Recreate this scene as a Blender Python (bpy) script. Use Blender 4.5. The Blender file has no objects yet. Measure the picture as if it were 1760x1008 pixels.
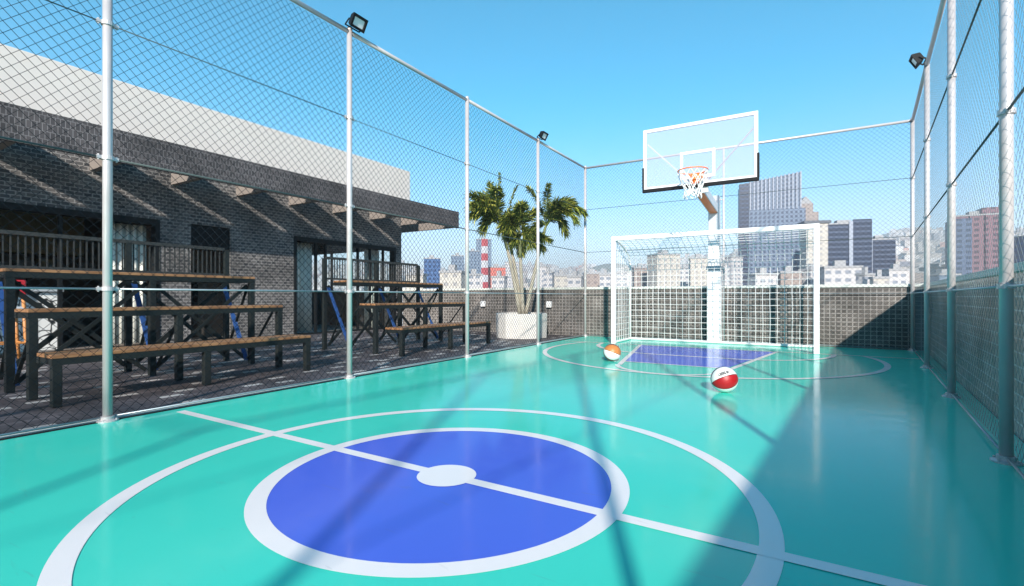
import bpy, bmesh, math, random
from mathutils import Vector, Matrix
random.seed(7)
C = bpy.context.scene
COL = C.collection
PI = math.pi
# ------------------------------------------------------------------ camera, sky, sun, exposure
YAW = math.atan(508/840)
RX, RY = math.cos(YAW), math.sin(YAW)          # camera right on the ground
FX, FY = -math.sin(YAW), math.cos(YAW)         # camera forward on the ground
CAMZ = 0.9
cd = bpy.data.cameras.new("camera"); cam = bpy.data.objects.new("camera", cd); COL.objects.link(cam)
cam.location = (0, 0, CAMZ); cam.rotation_euler = (PI/2, 0, YAW)
cd.sensor_width = 36; cd.lens = 840/1760*36; cd.shift_y = 6/1760; cd.clip_start = 0.05; cd.clip_end = 20000
C.camera = cam
SUN = Vector((0.95, -1.98, 1.0)).normalized()
ELEV = math.asin(SUN.z)
w = bpy.data.worlds.new("World"); C.world = w; w.use_nodes = True
nt = w.node_tree; nt.nodes.clear()
sk = nt.nodes.new("ShaderNodeTexSky"); sk.sky_type = 'NISHITA'; sk.sun_disc = False
sk.sun_elevation = ELEV; sk.sun_rotation = math.atan2(SUN.x, SUN.y)
sk.altitude = 200; sk.air_density = 0.9; sk.dust_density = 0.1; sk.ozone_density = 2.2
bg = nt.nodes.new("ShaderNodeBackground"); bg.inputs[1].default_value = 0.14
def hsv(h, s_, v):
    x = nt.nodes.new("ShaderNodeHueSaturation"); x.inputs['Hue'].default_value = h; x.inputs['Saturation'].default_value = s_; x.inputs['Value'].default_value = v
    nt.links.new(sk.outputs[0], x.inputs['Color']); return x
h_hi = hsv(0.472, 1.66, 0.90); h_lo = hsv(0.505, 1.0, 0.82)
gc = nt.nodes.new("ShaderNodeTexCoord"); gs = nt.nodes.new("ShaderNodeSeparateXYZ"); nt.links.new(gc.outputs['Generated'], gs.inputs[0])
gm = nt.nodes.new("ShaderNodeMapRange"); gm.interpolation_type = 'SMOOTHSTEP'; gm.inputs['From Min'].default_value = 0.0; gm.inputs['From Max'].default_value = 0.40; nt.links.new(gs.outputs[2], gm.inputs['Value'])
gx = nt.nodes.new("ShaderNodeMix"); gx.data_type = 'RGBA'; nt.links.new(gm.outputs['Result'], gx.inputs['Factor']); nt.links.new(h_lo.outputs[0], gx.inputs['A']); nt.links.new(h_hi.outputs[0], gx.inputs['B'])
wo = nt.nodes.new("ShaderNodeOutputWorld")
nt.links.new(gx.outputs['Result'], bg.inputs[0]); nt.links.new(bg.outputs[0], wo.inputs[0])
sl = bpy.data.lights.new("sun", 'SUN'); so = bpy.data.objects.new("sun", sl); COL.objects.link(so)
sl.energy = 4.9; sl.angle = math.radians(1.25); sl.color = (1.0, 0.93, 0.84)
so.rotation_euler = SUN.to_track_quat('Z', 'Y').to_euler()
C.view_settings.view_transform = 'Standard'; C.view_settings.look = 'None'
C.view_settings.exposure = 1.0; C.view_settings.gamma = 1
C.render.engine = 'CYCLES'
C.cycles.max_bounces = 8; C.cycles.transparent_max_bounces = 24

def pix(u, Z, z=0.0):            # world point at photo column u and forward depth Z (used for far-off things)
    a = (u-880)*Z/840
    return Vector((RX*a+FX*Z, RY*a+FY*Z, z))

# ------------------------------------------------------------------ materials
M = {}
def newmat(name):
    m = bpy.data.materials.new(name); m.use_nodes = True
    n = m.node_tree; b = n.nodes['Principled BSDF']
    M[name] = m
    return m, n, b
def N(n, t, **k):
    x = n.nodes.new(t)
    for a, v in k.items(): setattr(x, a, v)
    return x
def plain(name, col, rough=0.5, metal=0.0, var=0.12, scale=6.0, bump=0.0, coat=0.0, spec=0.5):
    m, n, b = newmat(name)
    tc = N(n, "ShaderNodeTexCoord"); nz = N(n, "ShaderNodeTexNoise"); nz.inputs['Scale'].default_value = scale; nz.inputs['Detail'].default_value = 6
    n.links.new(tc.outputs['Object'], nz.inputs['Vector'])
    mx = N(n, "ShaderNodeMix", data_type='RGBA')
    mx.inputs['A'].default_value = (*[c*(1-var) for c in col], 1); mx.inputs['B'].default_value = (*[min(1, c*(1+var)) for c in col], 1)
    n.links.new(nz.outputs['Fac'], mx.inputs['Factor']); n.links.new(mx.outputs['Result'], b.inputs['Base Color'])
    mr = N(n, "ShaderNodeMapRange"); mr.inputs['To Min'].default_value = max(0, rough-0.08); mr.inputs['To Max'].default_value = min(1, rough+0.08)
    n.links.new(nz.outputs['Fac'], mr.inputs['Value']); n.links.new(mr.outputs['Result'], b.inputs['Roughness'])
    b.inputs['Metallic'].default_value = metal; b.inputs['Coat Weight'].default_value = coat; b.inputs['Specular IOR Level'].default_value = spec
    if bump:
        bp = N(n, "ShaderNodeBump"); bp.inputs['Strength'].default_value = bump; bp.inputs['Distance'].default_value = 0.01
        nb = N(n, "ShaderNodeTexNoise"); nb.inputs['Scale'].default_value = scale*12; n.links.new(tc.outputs['Object'], nb.inputs['Vector'])
        n.links.new(nb.outputs['Fac'], bp.inputs['Height']); n.links.new(bp.outputs['Normal'], b.inputs['Normal'])
    return m
def brick(name, c1, c2, mortar, bw, bh, ms, offset=0.5, rough=0.8, bump=0.5, light=None, lightfrac=0.0, dirt=0.38):
    m, n, b = newmat(name)
    uv = N(n, "ShaderNodeUVMap"); bt = N(n, "ShaderNodeTexBrick", offset=offset)
    bt.inputs['Scale'].default_value = 1; bt.inputs['Brick Width'].default_value = bw; bt.inputs['Row Height'].default_value = bh
    bt.inputs['Mortar Size'].default_value = ms; bt.inputs['Mortar Smooth'].default_value = 0.2; bt.inputs['Bias'].default_value = 0
    bt.inputs['Color1'].default_value = (0, 0, 0, 1); bt.inputs['Color2'].default_value = (1, 1, 1, 1); bt.inputs['Mortar'].default_value = (0, 0, 0, 1)
    n.links.new(uv.outputs[0], bt.inputs['Vector'])
    cr = N(n, "ShaderNodeValToRGB"); e = cr.color_ramp.elements
    e[0].color = (*c1, 1); e[1].color = (*c2, 1); e[1].position = 1-lightfrac if light else 1.0
    if light:
        x = e.new(min(0.999, 1-lightfrac+0.005)); x.color = (*light, 1)
    n.links.new(bt.outputs['Color'], cr.inputs['Fac'])
    mx = N(n, "ShaderNodeMix", data_type='RGBA'); n.links.new(bt.outputs['Fac'], mx.inputs['Factor'])
    n.links.new(cr.outputs['Color'], mx.inputs['A']); mx.inputs['B'].default_value = (*mortar, 1)
    nz = N(n, "ShaderNodeTexNoise"); nz.inputs['Scale'].default_value = 1.7; nz.inputs['Detail'].default_value = 8; n.links.new(uv.outputs[0], nz.inputs['Vector'])
    mr = N(n, "ShaderNodeMapRange"); mr.inputs['From Min'].default_value = 0.3; mr.inputs['From Max'].default_value = 0.7
    mr.inputs['To Min'].default_value = 1-dirt; mr.inputs['To Max'].default_value = 1+dirt; n.links.new(nz.outputs['Fac'], mr.inputs['Value'])
    ml = N(n, "ShaderNodeMix", data_type='RGBA', blend_type='MULTIPLY'); ml.inputs['Factor'].default_value = 1
    n.links.new(mx.outputs['Result'], ml.inputs['A']); n.links.new(mr.outputs['Result'], ml.inputs['B'])
    n.links.new(ml.outputs['Result'], b.inputs['Base Color']); b.inputs['Roughness'].default_value = rough
    iv = N(n, "ShaderNodeMath", operation='SUBTRACT'); iv.inputs[0].default_value = 1; n.links.new(bt.outputs['Fac'], iv.inputs[1])
    bp = N(n, "ShaderNodeBump"); bp.inputs['Strength'].default_value = bump; bp.inputs['Distance'].default_value = 0.008
    n.links.new(iv.outputs[0], bp.inputs['Height']); n.links.new(bp.outputs['Normal'], b.inputs['Normal'])
    return m
def facade(name, wall, glass, bay, floor, fx=0.6, fz=0.55, rough=0.7, island=False):
    m, n, b = newmat(name); b.inputs['Specular IOR Level'].default_value = 0.25
    uv = N(n, "ShaderNodeUVMap"); sp = N(n, "ShaderNodeSeparateXYZ"); n.links.new(uv.outputs[0], sp.inputs[0])
    def band(out, per, frac):
        d = N(n, "ShaderNodeMath", operation='DIVIDE'); n.links.new(out, d.inputs[0]); d.inputs[1].default_value = per
        f = N(n, "ShaderNodeMath", operation='FRACT'); n.links.new(d.outputs[0], f.inputs[0])
        c = N(n, "ShaderNodeMath", operation='COMPARE'); n.links.new(f.outputs[0], c.inputs[0]); c.inputs[1].default_value = 0.5; c.inputs[2].default_value = frac/2
        return c.outputs[0]
    mu = N(n, "ShaderNodeMath", operation='MULTIPLY'); n.links.new(band(sp.outputs[0], bay, fx), mu.inputs[0]); n.links.new(band(sp.outputs[1], floor, fz), mu.inputs[1])
    geo = N(n, "ShaderNodeNewGeometry"); ns = N(n, "ShaderNodeSeparateXYZ"); n.links.new(geo.outputs['Normal'], ns.inputs[0])
    lt = N(n, "ShaderNodeMath", operation='LESS_THAN'); n.links.new(ns.outputs[2], lt.inputs[0]); lt.inputs[1].default_value = 0.5
    m2 = N(n, "ShaderNodeMath", operation='MULTIPLY'); n.links.new(mu.outputs[0], m2.inputs[0]); n.links.new(lt.outputs[0], m2.inputs[1])
    mx = N(n, "ShaderNodeMix", data_type='RGBA'); n.links.new(m2.outputs[0], mx.inputs['Factor'])
    if island:
        cr = N(n, "ShaderNodeValToRGB"); e = cr.color_ramp.elements; cr.color_ramp.interpolation = 'CONSTANT'
        e[0].color = (*wall, 1)
        for p, c in ((0.2, (0.42, 0.38, 0.35)), (0.4, (0.55, 0.54, 0.53)), (0.55, (0.34, 0.28, 0.25)), (0.65, (0.46, 0.42, 0.37)), (0.8, (0.22, 0.22, 0.25)), (0.88, (0.56, 0.55, 0.54))):
            x = e.new(p); x.color = (*c, 1)
        e[-1].color = (0.45, 0.25, 0.2, 1); e[-1].position = 0.96
        n.links.new(geo.outputs['Random Per Island'], cr.inputs['Fac']); n.links.new(cr.outputs['Color'], mx.inputs['A'])
    else:
        nz = N(n, "ShaderNodeTexNoise"); nz.inputs['Scale'].default_value = 0.08; nz.inputs['Detail'].default_value = 4; n.links.new(uv.outputs[0], nz.inputs['Vector'])
        wm = N(n, "ShaderNodeMix", data_type='RGBA'); n.links.new(nz.outputs['Fac'], wm.inputs['Factor'])
        wm.inputs['A'].default_value = (*[c*0.85 for c in wall], 1); wm.inputs['B'].default_value = (*[min(1, c*1.12) for c in wall], 1)
        n.links.new(wm.outputs['Result'], mx.inputs['A'])
    mx.inputs['B'].default_value = (*glass, 1)
    n.links.new(mx.outputs['Result'], b.inputs['Base Color'])
    rr = N(n, "ShaderNodeMapRange"); rr.inputs['To Min'].default_value = rough; rr.inputs['To Max'].default_value = 0.3; n.links.new(m2.outputs[0], rr.inputs['Value'])
    n.links.new(rr.outputs['Result'], b.inputs['Roughness'])
    return m

def floor_mat(name, col, rough=0.13):
    m, n, b = newmat(name)
    tc = N(n, "ShaderNodeTexCoord"); nz = N(n, "ShaderNodeTexNoise"); nz.inputs['Scale'].default_value = 0.8; nz.inputs['Detail'].default_value = 7
    n.links.new(tc.outputs['Object'], nz.inputs['Vector'])
    mx = N(n, "ShaderNodeMix", data_type='RGBA'); mx.inputs['A'].default_value = (*[c*0.93 for c in col], 1); mx.inputs['B'].default_value = (*[min(1, c*1.07) for c in col], 1)
    n.links.new(nz.outputs['Fac'], mx.inputs['Factor']); n.links.new(mx.outputs['Result'], b.inputs['Base Color'])
    # faint scuffs and dust
    mp = N(n, "ShaderNodeMapping"); mp.inputs['Scale'].default_value = (3.0, 22.0, 1.0); mp.inputs['Rotation'].default_value = (0, 0, 0.6); n.links.new(tc.outputs['Object'], mp.inputs[0])
    sc = N(n, "ShaderNodeTexNoise"); sc.inputs['Scale'].default_value = 1.6; sc.inputs['Detail'].default_value = 5; sc.inputs['Distortion'].default_value = 0.6; n.links.new(mp.outputs[0], sc.inputs['Vector'])
    sr = N(n, "ShaderNodeMapRange"); sr.inputs['From Min'].default_value = 0.66; sr.inputs['From Max'].default_value = 0.74; sr.inputs['To Max'].default_value = 0.28; n.links.new(sc.outputs['Fac'], sr.inputs['Value'])
    s2 = N(n, "ShaderNodeMix", data_type='RGBA'); n.links.new(sr.outputs['Result'], s2.inputs['Factor']); n.links.new(mx.outputs['Result'], s2.inputs['A']); s2.inputs['B'].default_value = (*[0.55*c+0.06 for c in col], 1)
    n.links.new(s2.outputs['Result'], b.inputs['Base Color'])
    n2 = N(n, "ShaderNodeTexNoise"); n2.inputs['Scale'].default_value = 9; n2.inputs['Detail'].default_value = 8; n.links.new(tc.outputs['Object'], n2.inputs['Vector'])
    mr = N(n, "ShaderNodeMapRange"); mr.inputs['From Min'].default_value = 0.3; mr.inputs['From Max'].default_value = 0.7; mr.inputs['To Min'].default_value = rough-0.04; mr.inputs['To Max'].default_value = rough+0.06
    n.links.new(n2.outputs['Fac'], mr.inputs['Value']); n.links.new(mr.outputs['Result'], b.inputs['Roughness'])
    bp = N(n, "ShaderNodeBump"); bp.inputs['Strength'].default_value = 0.008; bp.inputs['Distance'].default_value = 0.01
    n3 = N(n, "ShaderNodeTexNoise"); n3.inputs['Scale'].default_value = 2.5; n.links.new(tc.outputs['Object'], n3.inputs['Vector'])
    n.links.new(n3.outputs['Fac'], bp.inputs['Height']); n.links.new(bp.outputs['Normal'], b.inputs['Normal'])
    b.inputs['IOR'].default_value = 1.4; b.inputs['Specular IOR Level'].default_value = 0.2
    return m
floor_mat('court_teal', (0.055, 0.62, 0.48)); floor_mat('court_blue', (0.075, 0.14, 0.66)); floor_mat('court_white', (0.84, 0.78, 0.76))
brick('brick_dark', (0.04, 0.04, 0.043), (0.12, 0.11, 0.105), (0.235, 0.22, 0.21), 0.115, 0.062, 0.0075, offset=0.5)
brick('brick_parapet', (0.075, 0.068, 0.063), (0.135, 0.12, 0.11), (0.27, 0.25, 0.235), 0.085, 0.075, 0.008, offset=0.0)
brick('paver', (0.06, 0.05, 0.054), (0.12, 0.10, 0.105), (0.02, 0.018, 0.018), 0.2, 0.1, 0.005, offset=0.5, light=(0.42, 0.39, 0.37), lightfrac=0.11, rough=0.6)
brick('parapet_glazed', (0.36, 0.30, 0.26), (0.47, 0.40, 0.35), (0.62, 0.57, 0.53), 0.16, 0.09, 0.006, offset=0.0, rough=0.22, bump=0.15)
plain('galvanised', (0.54, 0.51, 0.51), 0.36, 0.3, var=0.12, scale=9)
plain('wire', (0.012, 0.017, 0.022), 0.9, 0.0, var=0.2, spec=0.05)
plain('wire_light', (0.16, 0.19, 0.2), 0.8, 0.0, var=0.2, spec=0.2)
plain('dark_rail', (0.06, 0.085, 0.085), 0.6, 0.0, spec=0.3)
plain('rail', (0.36, 0.42, 0.45), 0.4, 0.6)
plain('white_paint', (0.76, 0.75, 0.75), 0.35, var=0.04)
plain('white_wall', (0.66, 0.61, 0.57), 0.85, var=0.05, scale=1.5, bump=0.1)
plain('coping', (0.58, 0.60, 0.56), 0.6, var=0.1, scale=3, bump=0.1)
brick('fascia', (0.04, 0.037, 0.04), (0.072, 0.064, 0.066), (0.15, 0.14, 0.145), 0.055, 0.11, 0.005, offset=0.5)
plain('soffit', (0.20, 0.17, 0.15), 0.8, var=0.2, scale=12)
plain('black_metal', (0.008, 0.009, 0.010), 0.6, 0.0, spec=0.2)
plain('bench_steel', (0.017, 0.021, 0.021), 0.5, 0.0, var=0.2, spec=0.25)
plain('blue_steel', (0.028, 0.085, 0.27), 0.4, var=0.15)
plain('railing_steel', (0.035, 0.038, 0.038), 0.5, 0.0, spec=0.3)
plain('net_cord', (0.72, 0.71, 0.70), 0.8, var=0.05)
plain('orange_metal', (0.98, 0.20, 0.03), 0.4, var=0.06)
plain('black_rubber', (0.010, 0.011, 0.013), 0.7, spec=0.2)
plain('planter', (0.68, 0.65, 0.61), 0.8, var=0.07, scale=8, bump=0.3)
plain('soil', (0.04, 0.03, 0.02), 0.95, var=0.4, scale=30, bump=0.8)
plain('curtain', (0.62, 0.62, 0.56), 0.9, var=0.08)
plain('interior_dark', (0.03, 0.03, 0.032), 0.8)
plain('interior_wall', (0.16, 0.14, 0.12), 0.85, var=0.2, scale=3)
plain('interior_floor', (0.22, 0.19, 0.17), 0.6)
plain('cabinet_wood', (0.55, 0.46, 0.30), 0.5, var=0.3, scale=4)
plain('grey_boxes', (0.38, 0.42, 0.45), 0.7)
plain('red_plastic', (0.42, 0.02, 0.03), 0.45)
plain('stool_wood', (0.48, 0.20, 0.06), 0.5, var=0.25)
plain('concrete', (0.32, 0.31, 0.30), 0.9, var=0.15, scale=2)
plain('city_ground', (0.22, 0.21, 0.20), 0.95, var=0.3, scale=0.02)
plain('hill', (0.10, 0.12, 0.09), 0.95, var=0.5, scale=0.004)
plain('trunk_green', (0.22, 0.25, 0.11), 0.6, var=0.35, scale=5)
plain('trunk_grey', (0.42, 0.38, 0.30), 0.8, var=0.3, scale=14, bump=0.4)
plain('lamp_glass', (0.8, 0.82, 0.85), 0.12, var=0.02)
facade('tower_facade', (0.14, 0.18, 0.25), (0.03, 0.05, 0.10), 3.2, 3.4, 0.55, 0.6)
facade('dark_glass_facade', (0.055, 0.075, 0.125), (0.010, 0.018, 0.045), 60, 3.4, 1.0, 0.62)
facade('blue_facade', (0.04, 0.10, 0.24), (0.012, 0.04, 0.12), 4, 3.6, 0.7, 0.6)
facade('grey_facade', (0.15, 0.20, 0.27), (0.07, 0.10, 0.16), 4, 3.6, 0.6, 0.5)
facade('pink_facade', (0.19, 0.105, 0.13), (0.06, 0.035, 0.055), 4.2, 3.3, 0.55, 0.5)
facade('navy_facade', (0.09, 0.12, 0.20), (0.03, 0.045, 0.09), 4.2, 3.3, 0.6, 0.5)
facade('cream_facade', (0.44, 0.41, 0.37), (0.29, 0.28, 0.28), 4, 3.4, 0.45, 0.42)
facade('white_facade', (0.46, 0.44, 0.44), (0.20, 0.22, 0.26), 3.6, 3.3, 0.6, 0.45)
facade('tan_facade', (0.28, 0.23, 0.21), (0.18, 0.15, 0.15), 4, 3.4, 0.4, 0.42)
facade('red_facade', (0.50, 0.13, 0.10), (0.32, 0.12, 0.11), 4, 3.4, 0.4, 0.4)
facade('city_facade', (0.52, 0.50, 0.48), (0.18, 0.18, 0.2), 4, 3.3, 0.5, 0.42, island=True)
plain('tower_red', (0.45, 0.07, 0.08), 0.6); plain('tower_white', (0.55, 0.54, 0.56), 0.6)
plain('roof_grey', (0.30, 0.30, 0.31), 0.9)
plain('roof_dark', (0.10, 0.11, 0.13), 0.8)
plain('rib_white', (0.27, 0.30, 0.37), 0.6)

def wood():
    m, n, b = newmat('bench_wood')
    uv = N(n, "ShaderNodeTexCoord"); mp = N(n, "ShaderNodeMapping"); mp.inputs['Scale'].default_value = (14, 1.2, 6); n.links.new(uv.outputs['Object'], mp.inputs[0])
    nz = N(n, "ShaderNodeTexNoise"); nz.inputs['Scale'].default_value = 3; nz.inputs['Detail'].default_value = 8; n.links.new(mp.outputs[0], nz.inputs['Vector'])
    cr = N(n, "ShaderNodeValToRGB"); e = cr.color_ramp.elements; e[0].color = (0.20, 0.085, 0.035, 1); e[1].color = (0.46, 0.24, 0.11, 1); e[0].position = 0.3; e[1].position = 0.7
    n.links.new(nz.outputs['Fac'], cr.inputs['Fac']); n.links.new(cr.outputs['Color'], b.inputs['Base Color']); b.inputs['Roughness'].default_value = 0.5
wood()
def leafmat():
    m, n, b = newmat('palm_leaf')
    g = N(n, "ShaderNodeNewGeometry"); cr = N(n, "ShaderNodeValToRGB"); e = cr.color_ramp.elements
    e[0].color = (0.04, 0.06, 0.016, 1); e[1].color = (0.62, 0.58, 0.12, 1)
    x = e.new(0.5); x.color = (0.10, 0.145, 0.026, 1); x = e.new(0.8); x.color = (0.25, 0.29, 0.045, 1)
    n.links.new(g.outputs['Random Per Island'], cr.inputs['Fac']); n.links.new(cr.outputs['Color'], b.inputs['Base Color']); b.inputs['Roughness'].default_value = 0.45
    b.inputs['Transmission Weight'].default_value = 0.0
leafmat()
def marble():
    m, n, b = newmat('marble')
    tc = N(n, "ShaderNodeTexCoord"); v = N(n, "ShaderNodeTexVoronoi", feature='DISTANCE_TO_EDGE'); v.inputs['Scale'].default_value = 4.5
    nz = N(n, "ShaderNodeTexNoise"); nz.inputs['Scale'].default_value = 2; n.links.new(tc.outputs['Object'], nz.inputs['Vector'])
    ad = N(n, "ShaderNodeVectorMath", operation='ADD'); n.links.new(tc.outputs['Object'], ad.inputs[0]); n.links.new(nz.outputs['Color'], ad.inputs[1])
    n.links.new(ad.outputs[0], v.inputs['Vector'])
    cr = N(n, "ShaderNodeValToRGB"); e = cr.color_ramp.elements; e[0].color = (0.03, 0.03, 0.03, 1); e[1].color = (0.72, 0.72, 0.70, 1); e[0].position = 0.03; e[1].position = 0.06
    n.links.new(v.outputs['Distance'], cr.inputs['Fac']); n.links.new(cr.outputs['Color'], b.inputs['Base Color']); b.inputs['Roughness'].default_value = 0.3
marble()
def thin_glass(name, tint=(1, 1, 1), haze=0.0, hazecol=(0.8, 0.85, 0.9)):
    m = bpy.data.materials.new(name); m.use_nodes = True; M[name] = m
    n = m.node_tree; n.nodes.clear(); o = N(n, "ShaderNodeOutputMaterial")
    t = N(n, "ShaderNodeBsdfTransparent"); t.inputs[0].default_value = (*tint, 1); g = N(n, "ShaderNodeBsdfGlossy"); g.inputs['Roughness'].default_value = 0.02
    f = N(n, "ShaderNodeFresnel"); ge = N(n, "ShaderNodeNewGeometry"); im = N(n, "ShaderNodeMapRange"); im.inputs['To Min'].default_value = 1.35; im.inputs['To Max'].default_value = 1/1.35; n.links.new(ge.outputs['Backfacing'], im.inputs['Value']); n.links.new(im.outputs['Result'], f.inputs[0]); mx = N(n, "ShaderNodeMixShader")
    n.links.new(f.outputs[0], mx.inputs[0])
    if haze:
        d = N(n, "ShaderNodeBsdfDiffuse"); d.inputs[0].default_value = (*hazecol, 1); m2 = N(n, "ShaderNodeMixShader"); m2.inputs[0].default_value = haze
        n.links.new(t.outputs[0], m2.inputs[1]); n.links.new(d.outputs[0], m2.inputs[2]); n.links.new(m2.outputs[0], mx.inputs[1])
    else: n.links.new(t.outputs[0], mx.inputs[1])
    n.links.new(g.outputs[0], mx.inputs[2]); n.links.new(mx.outputs[0], o.inputs[0])
thin_glass('window_glass', (0.95, 0.97, 0.97)); thin_glass('board_glass', (0.90, 0.92, 0.96), 0.15, (0.92, 0.84, 0.88))
def ball_mat(name, cols, text):
    m, n, b = newmat(name)
    tc = N(n, "ShaderNodeTexCoord"); sp = N(n, "ShaderNodeSeparateXYZ"); n.links.new(tc.outputs['Object'], sp.inputs[0])
    at = N(n, "ShaderNodeMath", operation='ARCTAN2'); n.links.new(sp.outputs[1], at.inputs[0]); n.links.new(sp.outputs[2], at.inputs[1])
    a = N(n, "ShaderNodeMath", operation='MULTIPLY_ADD'); n.links.new(at.outputs[0], a.inputs[0]); a.inputs[1].default_value = 1/(2*PI); a.inputs[2].default_value = 0.5
    cr = N(n, "ShaderNodeValToRGB"); cr.color_ramp.interpolation = 'CONSTANT'; e = cr.color_ramp.elements
    k = len(cols); e[0].color = (*cols[0], 1); e[1].position = 1/k; e[1].color = (*cols[1], 1)
    for i in range(2, k): x = e.new(i/k); x.color = (*cols[i], 1)
    n.links.new(a.outputs[0], cr.inputs['Fac'])
    # black seams between the panels
    s = N(n, "ShaderNodeMath", operation='MULTIPLY'); n.links.new(a.outputs[0], s.inputs[0]); s.inputs[1].default_value = k
    fr = N(n, "ShaderNodeMath", operation='FRACT'); n.links.new(s.outputs[0], fr.inputs[0])
    pp = N(n, "ShaderNodeMath", operation='PINGPONG'); n.links.new(fr.outputs[0], pp.inputs[0]); pp.inputs[1].default_value = 0.5
    lt = N(n, "ShaderNodeMath", operation='LESS_THAN'); n.links.new(pp.outputs[0], lt.inputs[0]); lt.inputs[1].default_value = 0.022
    mx = N(n, "ShaderNodeMix", data_type='RGBA'); n.links.new(lt.outputs[0], mx.inputs['Factor']); n.links.new(cr.outputs['Color'], mx.inputs['A']); mx.inputs['B'].default_value = (0.01, 0.01, 0.012, 1)
    n.links.new(mx.outputs['Result'], b.inputs['Base Color']); b.inputs['Roughness'].default_value = 0.42
    v = N(n, "ShaderNodeTexVoronoi"); v.inputs['Scale'].default_value = 220; n.links.new(tc.outputs['Object'], v.inputs['Vector'])
    bp = N(n, "ShaderNodeBump"); bp.inputs['Strength'].default_value = 0.25; bp.inputs['Distance'].default_value = 0.002; n.links.new(v.outputs['Distance'], bp.inputs['Height']); n.links.new(bp.outputs['Normal'], b.inputs['Normal'])
W_ = (0.80, 0.79, 0.76)
ball_mat('ball_red', [(0.38, 0.006, 0.010), W_, (0.02, 0.025, 0.05), W_, (0.02, 0.025, 0.05), W_], True)
ball_mat('ball_orange', [(0.52, 0.19, 0.05), (0.28, 0.07, 0.05), W_]*2, False)

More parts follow.
